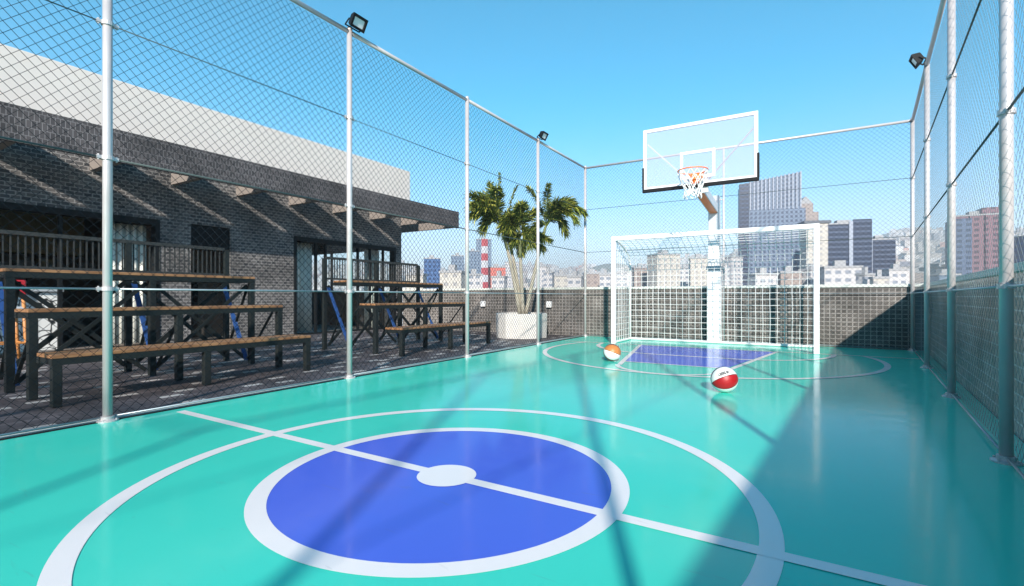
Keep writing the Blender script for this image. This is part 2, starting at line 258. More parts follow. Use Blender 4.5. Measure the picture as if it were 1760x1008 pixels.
# ------------------------------------------------------------------ mesh builder
class MB:
    def __init__(s): s.v = []; s.f = []; s.m = []; s.mi = 0
    def add(s, vs, fs):
        o = len(s.v); s.v += [tuple(p) for p in vs]; s.f += [tuple(i+o for i in f) for f in fs]; s.m += [s.mi]*len(fs)
    def box(s, x0, x1, y0, y1, z0, z1, rot=0.0, piv=None):
        vs = [Vector((x, y, z)) for z in (z0, z1) for y in (y0, y1) for x in (x0, x1)]
        if rot:
            c = Vector(piv if piv else ((x0+x1)/2, (y0+y1)/2, 0)); R = Matrix.Rotation(rot, 3, 'Z')
            vs = [R @ (p-c) + c for p in vs]
        s.add(vs, [(0, 2, 3, 1), (4, 5, 7, 6), (0, 1, 5, 4), (2, 6, 7, 3), (0, 4, 6, 2), (1, 3, 7, 5)])
    def bar(s, p, q, w, h, up=Vector((0, 0, 1))):
        p = Vector(p); q = Vector(q); d = (q-p).normalized()
        if abs(d.dot(up)) > 0.99: up = Vector((0, 1, 0))
        a = d.cross(up).normalized(); b = a.cross(d).normalized()
        vs = [c+a*i*w/2+b*j*h/2 for c in (p, q) for i, j in ((-1, -1), (1, -1), (1, 1), (-1, 1))]
        s.add(vs, [(3, 2, 1, 0), (4, 5, 6, 7), (0, 1, 5, 4), (1, 2, 6, 5), (2, 3, 7, 6), (3, 0, 4, 7)])
    def tube(s, pts, r, n=8, cap=True):
        pts = [Vector(p) for p in pts]; k = len(pts)
        rs = r if isinstance(r, (list, tuple)) else [r]*k
        ref = None; vs = []
        for i in range(k):
            d = (pts[min(i+1, k-1)]-pts[max(i-1, 0)]).normalized()
            if ref is None: ref = Vector((0, 0, 1)) if abs(d.z) < 0.9 else Vector((1, 0, 0))
            a = (ref-d*ref.dot(d)).normalized(); ref = a; b = d.cross(a)
            vs += [pts[i]+(a*math.cos(2*PI*j/n)+b*math.sin(2*PI*j/n))*rs[i] for j in range(n)]
        fs = [(i*n+j, i*n+(j+1) % n, (i+1)*n+(j+1) % n, (i+1)*n+j) for i in range(k-1) for j in range(n)]
        if cap: fs += [tuple(reversed(range(n))), tuple(range((k-1)*n, k*n))]
        s.add(vs, fs)
    def torus(s, c, R, r, n=32, k=8, ax='Z'):
        vs = []
        for i in range(n):
            t = 2*PI*i/n
            for j in range(k):
                p = 2*PI*j/k; q = Vector(((R+r*math.cos(p))*math.cos(t), (R+r*math.cos(p))*math.sin(t), r*math.sin(p)))
                vs.append(Vector(c)+q)
        s.add(vs, [(i*k+j, ((i+1) % n)*k+j, ((i+1) % n)*k+(j+1) % k, i*k+(j+1) % k) for i in range(n) for j in range(k)])
    def lathe(s, c, prof, n=32):
        vs = [(c[0]+r*math.cos(2*PI*i/n), c[1]+r*math.sin(2*PI*i/n), c[2]+z) for r, z in prof for i in range(n)]
        s.add(vs, [(a*n+i, a*n+(i+1) % n, (a+1)*n+(i+1) % n, (a+1)*n+i) for a in range(len(prof)-1) for i in range(n)])
    def strip(s, A, B, z):      # flat painted strip between two polylines
        n = len(A); s.add([(p[0], p[1], z) for p in A]+[(p[0], p[1], z) for p in B], [(i, i+1, n+i+1, n+i) for i in range(n-1)])
    def build(s, name, mats, parent=None, smooth=False, uv=False, bevel=0.0, up=False):
        me = bpy.data.meshes.new(name); me.from_pydata(s.v, [], s.f)
        for x in (mats if isinstance(mats, (list, tuple)) else [mats]): me.materials.append(M[x])
        for p, i in zip(me.polygons, s.m): p.material_index = i; p.use_smooth = smooth
        me.update()
        bm = bmesh.new(); bm.from_mesh(me)
        if up:
            for f in bm.faces:
                if f.normal.z < 0: f.normal_flip()
        else: bmesh.ops.recalc_face_normals(bm, faces=bm.faces)
        bm.to_mesh(me); bm.free()
        if uv:
            L = me.uv_layers.new(name='UVMap')
            for p in me.polygons:
                nn = p.normal
                if abs(nn.z) > 0.7: t, bt = Vector((0, 1, 0)), Vector((1, 0, 0))
                else: t = Vector((0, 0, 1)).cross(nn).normalized(); bt = Vector((0, 0, 1))
                for li in p.loop_indices:
                    co = me.vertices[me.loops[li].vertex_index].co; L.data[li].uv = (co.dot(t), co.dot(bt))
        o = bpy.data.objects.new(name, me); COL.objects.link(o)
        if parent: o.parent = parent
        if bevel:
            b = o.modifiers.new('bevel', 'BEVEL'); b.width = bevel; b.segments = 2; b.limit_method = 'ANGLE'
        return o
def tag(o, label=None, cat=None, group=None, kind=None):
    if label: o['label'] = label
    if cat: o['category'] = cat
    if group: o['group'] = group
    if kind: o['kind'] = kind
    return o
def thing(name, label, cat, loc=(0, 0, 0), group=None, rz=0.0):
    o = bpy.data.objects.new(name, None); o.empty_display_size = 0.2; COL.objects.link(o); o.location = loc; o.rotation_euler.z = rz
    return tag(o, label, cat, group)
def one(fn, *a, **k):
    m = MB(); getattr(m, fn)(*a, **k); return m

# ------------------------------------------------------------------ the setting: deck, court, paving
def fx(y): return 1.215+0.0843*(y-7.0)        # right-hand fence line (not square with the court)
LX = -4.33; FYY = 10.38; BY = -5.8
m = MB(); m.box(-16, fx(10)+2.0, -12, 10.66, -0.6, -0.02); tag(m.build('roof_deck', 'concrete'), kind='structure')
m = MB(); m.box(-10.15, LX-0.05, -12, 10.44, -0.019, -0.004); tag(m.build('paving', 'paver', uv=True), kind='structure')
m = MB(); A = [(LX-0.02, BY-0.1), (LX-0.02, 10.44), (fx(10.44)+0.155, 10.44), (fx(BY)+0.155, BY-0.1)]
m.add([(x, y, -0.018) for x, y in A]+[(x, y, 0) for x, y in A], [(4, 5, 6, 7), (0, 1, 5, 4), (1, 2, 6, 5), (2, 3, 7, 6), (3, 0, 4, 7)])
court = tag(m.build('court_floor', 'court_teal'), kind='structure')
m = MB(); m.box(LX-0.05, LX-0.02, BY, 10.44, -0.018, 0.012); tag(m.build('kerb_strip', 'coping'), kind='structure')
m = MB(); m.box(LX-0.02, LX+0.02, BY, 10.44, 0.0005, 0.004); m.build('court_edge', 'black_rubber', court)
CX, CY = -1.55, 1.93
def arc(cx, cy, r, a0, a1, n): return [(cx+r*math.cos(a0+(a1-a0)*i/n), cy+r*math.sin(a0+(a1-a0)*i/n)) for i in range(n+1)]
m = MB(); m.add([(CX, CY, 0.0012)]+[(*p, 0.0012) for p in arc(CX, CY, 0.845, 0, 2*PI, 128)], [(0, i, i+1) for i in range(1, 129)]); m.build('centre_circle_paint', 'court_blue', court, up=True)
m = MB(); m.strip(arc(CX, CY, 0.81, 0, 2*PI, 128), arc(CX, CY, 0.893, 0, 2*PI, 128), 0.0022); m.build('centre_ring', 'court_white', court, up=True)
m = MB(); m.strip(arc(CX, CY, 1.40, 0, 2*PI, 160), arc(CX, CY, 1.482, 0, 2*PI, 160), 0.0022); m.build('outer_ring', 'court_white', court, up=True)
m = MB(); m.add([(CX, CY, 0.0042)]+[(*p, 0.0042) for p in arc(CX, CY, 0.148, 0, 2*PI, 64)], [(0, i, i+1) for i in range(1, 65)]); m.build('centre_spot', 'court_white', court, up=True)
m = MB(); m.box(LX+0.13, fx(CY)+0.0, CY-0.032, CY+0.032, 0.0031, 0.0032); m.build('centre_line', 'court_white', court)
# far key, arcs and base line
m = MB(); m.add([(-2.165, 6.62, 0.003), (-0.865, 6.62, 0.003), (-0.46, 8.95, 0.003), (-2.62, 8.95, 0.003)], [(0, 1, 2, 3)]); m.build('key_paint', 'court_blue', court, up=True)
m = MB()
def seg(p, q, wd, z):
    d = Vector((q[0]-p[0], q[1]-p[1])).normalized(); n_ = Vector((-d.y, d.x))*wd/2
    m.strip([(p[0]+n_.x, p[1]+n_.y), (q[0]+n_.x, q[1]+n_.y)], [(p[0]-n_.x, p[1]-n_.y), (q[0]-n_.x, q[1]-n_.y)], z)
seg((-2.125, 6.25), (-2.655, 9.0), 0.065, 0.0021); seg((-0.865, 6.25), (-0.43, 9.0), 0.065, 0.0024)
seg((-2.19, 6.60), (-0.84, 6.60), 0.05, 0.0028); seg((-2.64, 8.93), (-0.45, 8.93), 0.05, 0.0029)
m.build('key_lines', 'court_white', court, up=True)
m = MB(); m.strip(arc(-1.5, 6.42, 0.64, PI*1.08, PI*1.92, 40), arc(-1.5, 6.42, 0.70, PI*1.08, PI*1.92, 40), 0.0032); m.build('free_throw_arc', 'court_white', court, up=True)
t0 = math.asin(0.9/2.42)
m = MB(); m.strip(arc(-1.5, 8.12, 2.36, PI-t0, 2*PI+t0, 96), arc(-1.5, 8.12, 2.43, PI-t0, 2*PI+t0, 96), 0.0038); m.build('three_point_arc', 'court_white', court, up=True)
def dpath(r): return arc(-2.05, 8.97, r, PI, 1.5*PI, 24)+arc(-0.98, 8.97, r, 1.5*PI, 2*PI, 24)
m = MB(); m.strip(dpath(1.29), dpath(1.36), 0.0046); m.build('goal_area_line', 'court_white', court, up=True)
m = MB(); m.box(LX+0.13, fx(9.0)+0.05, 8.985, 9.035, 0.0053, 0.0054); m.build('base_line', 'court_white', court)

# ------------------------------------------------------------------ parapets
t = thing('parapet_wall', 'grey tiled parapet wall with pale coping closing the far end of the roof', 'wall', (-4, 10.55, 0))
def at(root, mb, *a, **k):          # build in world coordinates, parent keeps the place
    o = mb.build(*a, **k); o.parent = root; o.matrix_parent_inverse = root.matrix_basis.inverted() if False else Matrix.Translation(-root.location)
    return o
m = MB(); m.box(-10.0, fx(10.5)+0.16, 10.45, 10.63, -0.018, 1.06); at(t, m, 'wall_face', 'brick_parapet', uv=True)
m = MB(); m.box(-10.0, fx(10.5)+0.36, 10.42, 10.66, 1.06, 1.115); at(t, m, 'coping', 'coping', bevel=0.006)
t = thing('parapet_wall', 'grey tiled parapet wall with mint white coping along the right side of the court', 'wall', (fx(3)+0.2, 3, 0))
def skewbox(m, o0, o1, y0, y1, z0, z1):
    vs = [(fx(y)+o, y, z) for z in (z0, z1) for y in (y0, y1) for o in (o0, o1)]
    m.add(vs, [(0, 2, 3, 1), (4, 5, 7, 6), (0, 1, 5, 4), (2, 6, 7, 3), (0, 4, 6, 2), (1, 3, 7, 5)])
m = MB(); skewbox(m, 0.165, 0.34, -12, 10.44, -0.019, 1.055); at(t, m, 'wall_face', 'parapet_glazed', uv=True)
m = MB(); skewbox(m, 0.135, 0.37, -12, 10.415, 1.055, 1.112); at(t, m, 'coping', 'coping', bevel=0.006)

# ------------------------------------------------------------------ chain link fences
H = 3.85; RAILS = (0.955, 1.90, 2.87); RP = 0.0295
def wires(P, Q, z0, z1, pitch=0.077, r=0.0019):
    """diamond wire netting filling the upright rectangle between ground points P and Q"""
    P = Vector((*P, 0)); Q = Vector((*Q, 0)); Lh = (Q-P).length; d = (Q-P)/Lh; nrm = Vector((-d.y, d.x, 0)); Hh = z1-z0
    m = MB(); k = -Hh
    while k < Lh:
        for sgn, off in ((1, 0.002), (-1, -0.002)):
            a0 = max(0, k); a1 = min(Lh, k+Hh)
            if a1-a0 < 0.005: continue
            b0, b1 = a0-k, a1-k
            if sgn < 0: b0, b1 = Hh-b0, Hh-b1
            p = P+d*a0+nrm*off+Vector((0, 0, z0+b0)); q = P+d*a1+nrm*off+Vector((0, 0, z0+b1))
            t_ = (q-p).normalized(); e = nrm.cross(t_)
            vs = [c+(nrm*math.cos(g)+e*math.sin(g))*r for c in (p, q) for g in (PI/4, 3*PI/4, 5*PI/4, 7*PI/4)]
            m.add(vs, [(0, 1, 5, 4), (1, 2, 6, 5), (2, 3, 7, 6), (3, 0, 4, 7)])
        k += pitch
    return m
def fence(label, posts, own_posts, netside, wr=0.0019, wm='wire', rr=(0.007, 0.007, 0.0045)):
    base = posts[len(posts)//2]
    root = thing('chain_link_fence', label, 'fence', (base[0], base[1], 0), group=None)
    for i, (x, y) in enumerate(posts):
        if not own_posts[i]: continue
        mm = MB(); mm.tube([(x, y, 0.0), (x, y, H)], RP, 16); mm.lathe((x, y, H), [(RP+0.002, -0.012), (RP+0.002, 0.004), (0.02, 0.022), (0.0, 0.025)], 16)
        po = at(root, mm, 'post', 'galvanised', smooth=False)
        for p in po.data.polygons: p.use_smooth = abs(p.normal.z) < 0.5
        mm = MB(); mm.lathe((x, y, 0), [(0.066, 0.0), (0.066, 0.008), (RP+0.012, 0.014), (RP+0.012, 0.035), (RP, 0.037)], 20)
        for q in range(4):
            a = PI/4+q*PI/2; mm.tube([(x+0.056*math.cos(a), y+0.056*math.sin(a), 0.008), (x+0.056*math.cos(a), y+0.056*math.sin(a), 0.02)], 0.006, 6)
        at(root, mm, 'base_plate', 'galvanised')
        dirv = Vector((posts[min(i+1, len(posts)-1)][0]-posts[max(i-1, 0)][0], posts[min(i+1, len(posts)-1)][1]-posts[max(i-1, 0)][1], 0)).normalized()
        for z in RAILS:
            mm = MB(); mm.lathe((x, y, z), [(RP, -0.014), (RP+0.009, -0.014), (RP+0.009, 0.014), (RP, 0.014)], 18)
            for sgn in (-1, 1):
                p = Vector((x, y, z))+dirv*sgn*(RP+0.006); mm.bar(p, p+dirv*sgn*0.03, 0.022, 0.022); mm.tube([p+dirv*sgn*0.018-Vector((0, 0, 0.02)), p+dirv*sgn*0.018+Vector((0, 0, 0.02))], 0.006, 6)
            at(root, mm, 'clamp', 'galvanised')
    for (x0, y0), (x1, y1) in zip(posts[:-1], posts[1:]):
        d = Vector((x1-x0, y1-y0, 0)).normalized(); p = Vector((x0, y0, 0)); q = Vector((x1, y1, 0)); nn = Vector((-d.y, d.x, 0))*netside
        mm = MB(); mm.tube([p+d*RP+Vector((0, 0, H-0.03)), q-d*RP+Vector((0, 0, H-0.03))], 0.024, 10); o = at(root, mm, 'top_rail', 'galvanised', smooth=True)
        for z, rz_ in zip(RAILS, rr):
            mm = MB(); mm.tube([p+d*RP+Vector((0, 0, z)), q-d*RP+Vector((0, 0, z))], rz_, 8); at(root, mm, 'rail', 'rail' if z < 1 else 'dark_rail', smooth=True)
        mm = MB(); mm.tube([p+d*RP+Vector((0, 0, 0.03)), q-d*RP+Vector((0, 0, 0.03))], 0.007, 8); at(root, mm, 'bottom_rail', 'rail', smooth=True)
        a = p+d*RP+nn*0.028; b = q-d*RP+nn*0.028
        at(root, wires(a[:2], b[:2], 0.03, H-0.05, r=wr), 'wire_netting', wm)
    return root
LP = [(LX, y) for y in (BY, -2.85, -0.67, 1.51, 3.69, 5.87, 8.10, FYY)]
RPp = [(fx(y)-0.01, y) for y in (BY, -2.8, -0.65, 1.5, 3.66, 5.78, 7.97, FYY)]
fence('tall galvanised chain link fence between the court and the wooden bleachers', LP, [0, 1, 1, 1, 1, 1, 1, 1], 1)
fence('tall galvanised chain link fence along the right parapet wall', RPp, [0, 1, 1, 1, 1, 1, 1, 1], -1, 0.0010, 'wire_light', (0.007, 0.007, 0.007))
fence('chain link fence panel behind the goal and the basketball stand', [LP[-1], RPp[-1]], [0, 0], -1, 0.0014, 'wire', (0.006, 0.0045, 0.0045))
fence('chain link fence closing the near end of the court', [LP[0], (-1.9, BY), RPp[0]], [1, 1, 1], 1)

# ------------------------------------------------------------------ floodlights on the posts
def floodlight(x, y, face, label):
    t = thing('floodlight', label, 'floodlight', (x, y, H+0.02), group='floodlights on the fence posts'); t.scale = (0.84, 0.84, 0.84)
    s = face; R = Matrix.Rotation(-s*math.radians(32), 3, 'Y')
    c = Vector((s*0.10, 0.03, 0.06))
    m = MB()
    fr = [Vector((s*0.05, yy, zz)) for yy, zz in ((-0.115, -0.085), (0.115, -0.085), (0.115, 0.085), (-0.115, 0.085))]
    bk = [Vector((-s*0.04, yy, zz)) for yy, zz in ((-0.08, -0.055), (0.08, -0.055), (0.08, 0.055), (-0.08, 0.055))]
    rim = [Vector((s*0.065, yy, zz)) for yy, zz in ((-0.115, -0.085), (0.115, -0.085), (0.115, 0.085), (-0.115, 0.085))]
    inn = [Vector((s*0.065, yy, zz)) for yy, zz in ((-0.088, -0.058), (0.088, -0.058), (0.088, 0.058), (-0.088, 0.058))]
    dee = [Vector((s*0.050, yy, zz)) for yy, zz in ((-0.08, -0.05), (0.08, -0.05), (0.08, 0.05), (-0.08, 0.05))]
    vs = [R.inverted() @ p + c if False else (Matrix.Rotation(s*math.radians(30), 3, 'Y') @ p)+c for p in bk+fr+rim+inn+dee]
    fs = [(0, 1, 2, 3)]
    for a in (0, 4, 8, 12):
        fs += [(a+i, a+(i+1) % 4, a+4+(i+1) % 4, a+4+i) for i in range(4)]
    m.add(vs, fs)
    for i in range(5):     # cooling fins on the back
        yy = -0.06+i*0.03; p = (Matrix.Rotation(s*math.radians(30), 3, 'Y') @ Vector((-s*0.035, yy, -0.05)))+c; q = (Matrix.Rotation(s*math.radians(30), 3, 'Y') @ Vector((-s*0.035, yy, 0.05)))+c
        m.bar(p, q, 0.006, 0.03)
    m.build('housing', 'black_metal', t)
    m = MB(); m.add([vs[16]*1.0, vs[17], vs[18], vs[19]], [(0, 1, 2, 3)]); m.build('lens', 'lamp_glass', t)
    m = MB()
    for yy in (-0.085, 0.145):
        m.bar((s*0.02, yy, 0.0), (s*0.10, yy, 0.06), 0.006, 0.022)
    m.bar((s*0.02, -0.088, 0.0), (s*0.02, 0.148, 0.0), 0.022, 0.006); m.tube([(0, 0, -0.02), (0, 0.0, 0.012)], 0.02, 10); m.bar((0, 0, 0.003), (s*0.03, 0.0, 0.003), 0.03, 0.008)
    m.build('bracket', 'black_metal', t)
floodlight(LX, 3.69, 1, 'large black floodlight on the left fence post in front of the long bleachers')
floodlight(LX, 8.10, 1, 'small looking black floodlight on the left fence post beside the palm')
floodlight(fx(7.97)-0.01, 7.97, -1, 'black floodlight on the right fence post above the parapet')

# ------------------------------------------------------------------ rooftop building
WX = -10.15; WT = 0.22
b = thing('rooftop_building', 'dark tiled rooftop building with black slatted canopy and white upper wall', 'building', (WX, 5, 0))
m = MB()
def wall(y0, y1, z0, z1): m.box(WX-WT, WX, y0, y1, z0, z1)
wall(-12, 1.2, -0.01, 2.30); wall(4.32, 4.85, -0.01, 2.30); wall(5.60, 7.05, -0.01, 2.30); wall(10.31, 10.54, -0.01, 2.30); wall(-12, 10.54, 2.30, 3.40)
m.box(-15, WX-WT, 10.32, 10.54, 2.30, 3.40)
at(b, m, 'wall', 'brick_dark', uv=True)
m = MB(); m.box(-16, WX-0.02, -12, 10.93, 3.40, 4.63); at(b, m, 'upper_wall', 'white_wall', bevel=0.01)
m = MB(); m.box(-9.13, -9.05, -6, 11.85, 2.97, 3.46); at(b, m, 'canopy_fascia', 'fascia', uv=True)
for i in range(14):
    y = 11.79-1.206*i
    m = MB(); m.box(WX if y < 10.5 else -16, -9.13, y-0.05, y+0.05, 2.985, 3.455 if y < 10.9 else 3.39); at(b, m, 'canopy_beam', 'soffit')
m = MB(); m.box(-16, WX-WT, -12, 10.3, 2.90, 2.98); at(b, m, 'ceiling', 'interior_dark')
m = MB(); m.box(-16, WX-WT, -12, 10.54, -0.018, -0.003); at(b, m, 'interior_floor', 'interior_floor')
m = MB(); m.box(-15.2, -15.0, -12, 6.2, -0.003, 2.9); m.box(-15.0, WX-WT, 6.2, 6.32, -0.003, 2.9); m.box(-15.0, WX-WT, -0.6, -0.5, -0.003, 2.9); m.box(-15.2, -15.0, 6.2, 10.54, 2.34, 2.9); at(b, m, 'interior_wall', 'interior_wall')
# corner room: low dark panels with glazing above on its two outer sides
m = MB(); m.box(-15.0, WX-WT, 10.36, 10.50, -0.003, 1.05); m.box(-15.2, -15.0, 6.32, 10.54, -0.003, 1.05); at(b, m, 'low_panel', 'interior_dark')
m = MB()
for x in (-14.6, -13.9, -13.1, -12.2, -11.3, -10.43): m.box(x, x+0.06, 10.40, 10.46, 1.05, 2.30)
m.box(-15, WX-WT, 10.41, 10.45, 2.27, 2.33)
for y in (7.2, 8.2, 9.2): m.box(-15.13, -15.07, y, y+0.06, 1.05, 2.34)
wf = at(b, m, 'window_frame', 'black_metal')
m = MB(); m.box(-15, WX-WT, 10.425, 10.431, 1.05, 2.27); m.box(-15.103, -15.097, 6.32, 10.42, 1.05, 2.34); at(b, m, 'window_pane', 'window_glass')
# big openings in the front: black frames
def frame(y0, y1, ztop, muls, d=0.07):
    m = MB(); x0, x1 = WX-0.17, WX+0.012
    m.box(x0, x1, y0, y1, ztop-0.10, ztop); m.box(x0, x1, y0, y0+d, 0, ztop-0.10); m.box(x0, x1, y1-d, y1, 0, ztop-0.10)
    for y in muls: m.box(WX-0.12, WX-0.06, y-0.025, y+0.025, 0, ztop-0.10)
    m.box(x0, x1-0.004, y0+d, y1-d, -0.002, 0.03)
    return at(b, m, 'door_frame', 'black_metal')
frame(1.2, 4.32, 2.30, (2.95,)); frame(7.05, 10.31, 2.30, (7.70, 7.98, 9.0, 9.42, 9.9))
m = MB(); m.box(WX-0.093, WX-0.087, 7.98, 10.24, 0.03, 2.20); at(b, m, 'sliding_door_glass', 'window_glass')
# narrow doorway with black transom panel and arched dark passage
m = MB(); m.box(WX-0.12, WX-0.03, 4.85, 5.60, 1.86, 2.30); at(b, m, 'transom_panel', 'black_metal')
m = MB(); m.box(-11.6, -11.5, 4.6, 6.2, 0, 2.34); at(b, m, 'passage_wall', 'interior_wall')
m = MB(); pts = [(-11.49, 5.25+0.36*math.cos(a), 1.3+0.36*math.sin(a)) for a in [PI*i/16 for i in range(17)]]
pts = [(-11.49, 5.61, 0)]+pts+[(-11.49, 4.89, 0)]; n_ = len(pts)
m.add(pts+[(p[0]+0.04, p[1], p[2]) for p in pts], [tuple(range(n_)), tuple(range(n_, 2*n_))]+[(i, (i+1) % n_, n_+(i+1) % n_, n_+i) for i in range(n_)]); at(b, m, 'arched_door', 'black_metal')
# small ceiling lamps inside the bar
for x, y in ((-12.6, 2.9), (-12.0, 3.2)):
    m = MB(); m.lathe((x, y, 2.86), [(0.0, 0.0), (0.11, 0.0), (0.11, 0.04), (0.0, 0.04)], 16); at(b, m, 'downlight', 'white_paint')
m = MB(); m.box(-9.6, -9.5, 3, 3.01, 3, 3.01)
# curtains
def curtain(y0, y1, x, z0, z1, label, waves):
    n = 60; m = MB(); f = []; k = []
    for i in range(n+1):
        y = y0+(y1-y0)*i/n; dx = 0.035*math.sin(2*PI*waves*i/n)+0.012*math.sin(2*PI*waves*2.3*i/n)
        f.append((x+dx, y)); k.append((x+dx-0.004, y))
    for P, zs in ((f, 1), (k, -1)):
        pass
    vs = [(a, c, z) for z in (z0, z1) for a, c in f]+[(a, c, z) for z in (z0, z1) for a, c in k]; q = n+1
    fs = [(i, i+1, q+i+1, q+i) for i in range(n)]+[(2*q+i, 3*q+i, 3*q+i+1, 2*q+i+1) for i in range(n)]
    fs += [(q+i, q+i+1, 3*q+i+1, 3*q+i) for i in range(n)]+[(i+1, i, 2*q+i, 2*q+i+1) for i in range(n)]+[(0, q, 3*q, 2*q), (n, 2*q+n, 3*q+n, q+n)]
    m.add(vs, fs); o = m.build('curtain', 'curtain', smooth=True)
    tag(o, label, 'curtain', 'pale curtains in the building openings'); return o
curtain(3.60, 4.24, WX-0.32, 0.05, 2.2, 'pale curtain at the right end of the bar opening behind the longer bleachers', 6)
curtain(7.10, 7.78, WX-0.32, 0.05, 2.2, 'broad pale curtain at the left edge of the corner room opening', 6)
curtain(9.45, 10.0, WX-0.34, 0.05, 2.2, 'narrow pale curtain near the right corner of the corner room', 5)
# bar interior
t = thing('bar_counter', 'white veined bar counter inside the dark opening behind the bleachers', 'counter', (-11.2, 2.5, 0))
m = MB(); m.box(-0.3, 0.3, -1.2, 0.62, 0.0, 0.98); m.build('front_panel', 'marble', t, bevel=0.01)
m = MB(); m.box(-0.36, 0.36, -1.26, 0.68, 0.98, 1.03); m.build('worktop', 'grey_boxes', t, bevel=0.008)
t = thing('shelf_cabinet', 'wooden wall cabinet high inside the dark bar opening', 'cabinet', (-14.8, 3.75, 1.85))
m = MB(); m.box(-0.18, 0.18, -0.9, 0.9, 0, 0.9); m.build('body', 'cabinet_wood', t, bevel=0.01)
m = MB()
for y in (-0.6, -0.2, 0.2, 0.6): m.box(0.18, 0.20, y-0.18, y+0.18, 0.05, 0.85)
m.build('door', 'cabinet_wood', t, bevel=0.005)
t = thing('wall_shelf', 'long shelf on the back wall of the dark bar under the wooden cabinet', 'shelf', (-14.82, 3.6, 1.34))
m = MB(); m.box(-0.18, 0.18, -1.3, 1.5, 0, 0.035); m.build('board', 'cabinet_wood', t)
m = MB()
for y in (-1.0, 0.1, 1.2): m.bar((-0.17, y, -0.15), (0.12, y, 0.0), 0.02, 0.02)
m.build('bracket', 'black_metal', t)
for i, (y, wd, hh, mt) in enumerate(((2.55, 0.16, 0.5, 'white_paint'), (2.8, 0.1, 0.22, 'white_paint'), (3.25, 0.3, 0.27, 'grey_boxes'), (3.65, 0.3, 0.32, 'grey_boxes'), (4.0, 0.26, 0.36, 'cabinet_wood'), (4.75, 0.26, 0.33, 'grey_boxes'))):
    t = thing('storage_box', ['tall white box at the left end of the bar shelf', 'small white box on the bar shelf', 'low grey box on the bar shelf under the cabinet', 'larger grey box on the bar shelf under the cabinet', 'tan box on the bar shelf under the cabinet', 'grey box at the right end of the bar shelf'][i], 'box', (-14.8, y, 1.376))
    m = MB(); m.box(-0.12, 0.12, -wd/2, wd/2, 0, hh*0.85); m.build('body', mt, t, bevel=0.008)
    m = MB(); m.box(-0.127, 0.127, -wd/2-0.007, wd/2+0.007, hh*0.85, hh); m.build('lid', mt, t, bevel=0.006)
t = thing('bar_stool', 'wooden bar stool with red backrest beside the bar opening', 'stool', (-9.55, 2.15, 0))
m = MB(); m.box(-0.19, 0.19, -0.19, 0.19, 0.70, 0.76); m.build('seat', 'grey_boxes', t, bevel=0.03)
m = MB(); m.box(0.15, 0.19, -0.19, 0.19, 0.90, 1.13); m.build('backrest', 'red_plastic', t, bevel=0.015)
for sx in (-1, 1):
    for sy in (-1, 1):
        m = MB(); m.tube([(sx*0.21, sy*0.21, 0), (sx*0.18, sy*0.18, 0.35), (sx*0.16, sy*0.16, 0.70 if sx < 0 else 1.0)], [0.018, 0.022, 0.022], 8); m.build('leg', 'stool_wood', t, smooth=True)
m = MB()
for a, c in (((-.19, -.19), (.19, -.19)), ((-.19, .19), (.19, .19)), ((-.19, -.19), (-.19, .19)), ((.19, -.19), (.19, .19))): m.tube([(*a, 0.25), (*c, 0.25)], 0.012, 6)
m.build('footrest', 'stool_wood', t)

# ------------------------------------------------------------------ bleachers
def children(o): return [c for c in bpy.data.objects if c.parent == o]
def copy_tree(o, parent=None):
    c = o.copy(); COL.objects.link(c)
    if parent: c.parent = parent
    for ch in children(o):
        if ch.name != c.name: copy_tree(ch, c)
    return c
BL = 2.40; ROWS = ((-5.24, -5.56, 0.425), (-5.80, -6.13, 0.79), (-6.41, -6.76, 1.165))
bl = thing('bleachers', 'three tier wooden bleachers with black frame, nearest in front of the bar opening', 'bleachers', (0, 1.45, 0), 'wooden bleachers facing the court')
ys = (0.035, BL/2, BL-0.035)
for k, (xf, xb, z) in enumerate(ROWS):
    m = MB(); xa = xf+0.035; wd = (xa-xb)/3
    for j in range(3): m.box(xb+wd*j+0.004, xb+wd*(j+1)-0.004, 0, BL, z-0.03, z)
    m.build('seat', 'bench_wood', bl, bevel=0.004)
    m = MB(); m.box(xf-0.03, xf+0.03, 0.0, BL, z-0.085, z-0.031); m.box(xb, xb+0.05, 0, BL, z-0.085, z-0.031)
    for y in ys: m.box(xb+0.05, xf-0.03, y-0.025, y+0.025, z-0.083, z-0.033)
    m.build('seat_frame', 'bench_steel', bl)
    for y in ys:
        m = MB(); m.box(xf-0.032, xf+0.032, y-0.032, y+0.032, 0, z-0.086); m.build('leg', 'bench_steel', bl, bevel=0.004)
XR = -7.02
for y in ys:
    m = MB(); m.box(XR-0.03, XR+0.03, y-0.03, y+0.03, 0, 1.55); m.build('rear_post', 'bench_steel', bl)
m = MB(); m.box(XR-0.025, XR+0.025, 0.07, ys[1]-0.031, 1.54, 1.58); m.box(XR-0.025, XR+0.025, ys[1]-0.031, BL-0.07, 1.54, 1.58); m.box(XR-0.02, XR+0.02, 0.07, BL-0.07, 1.19, 1.22)
rl = m.build('railing', 'railing_steel', bl)
m = MB(); k = 40
for i in range(1, k): y = 0.07+(BL-0.14)*i/k; m.box(XR-0.006, XR+0.006, y-0.0065, y+0.0065, 1.22, 1.54)
m.build('baluster', 'railing_steel', rl)
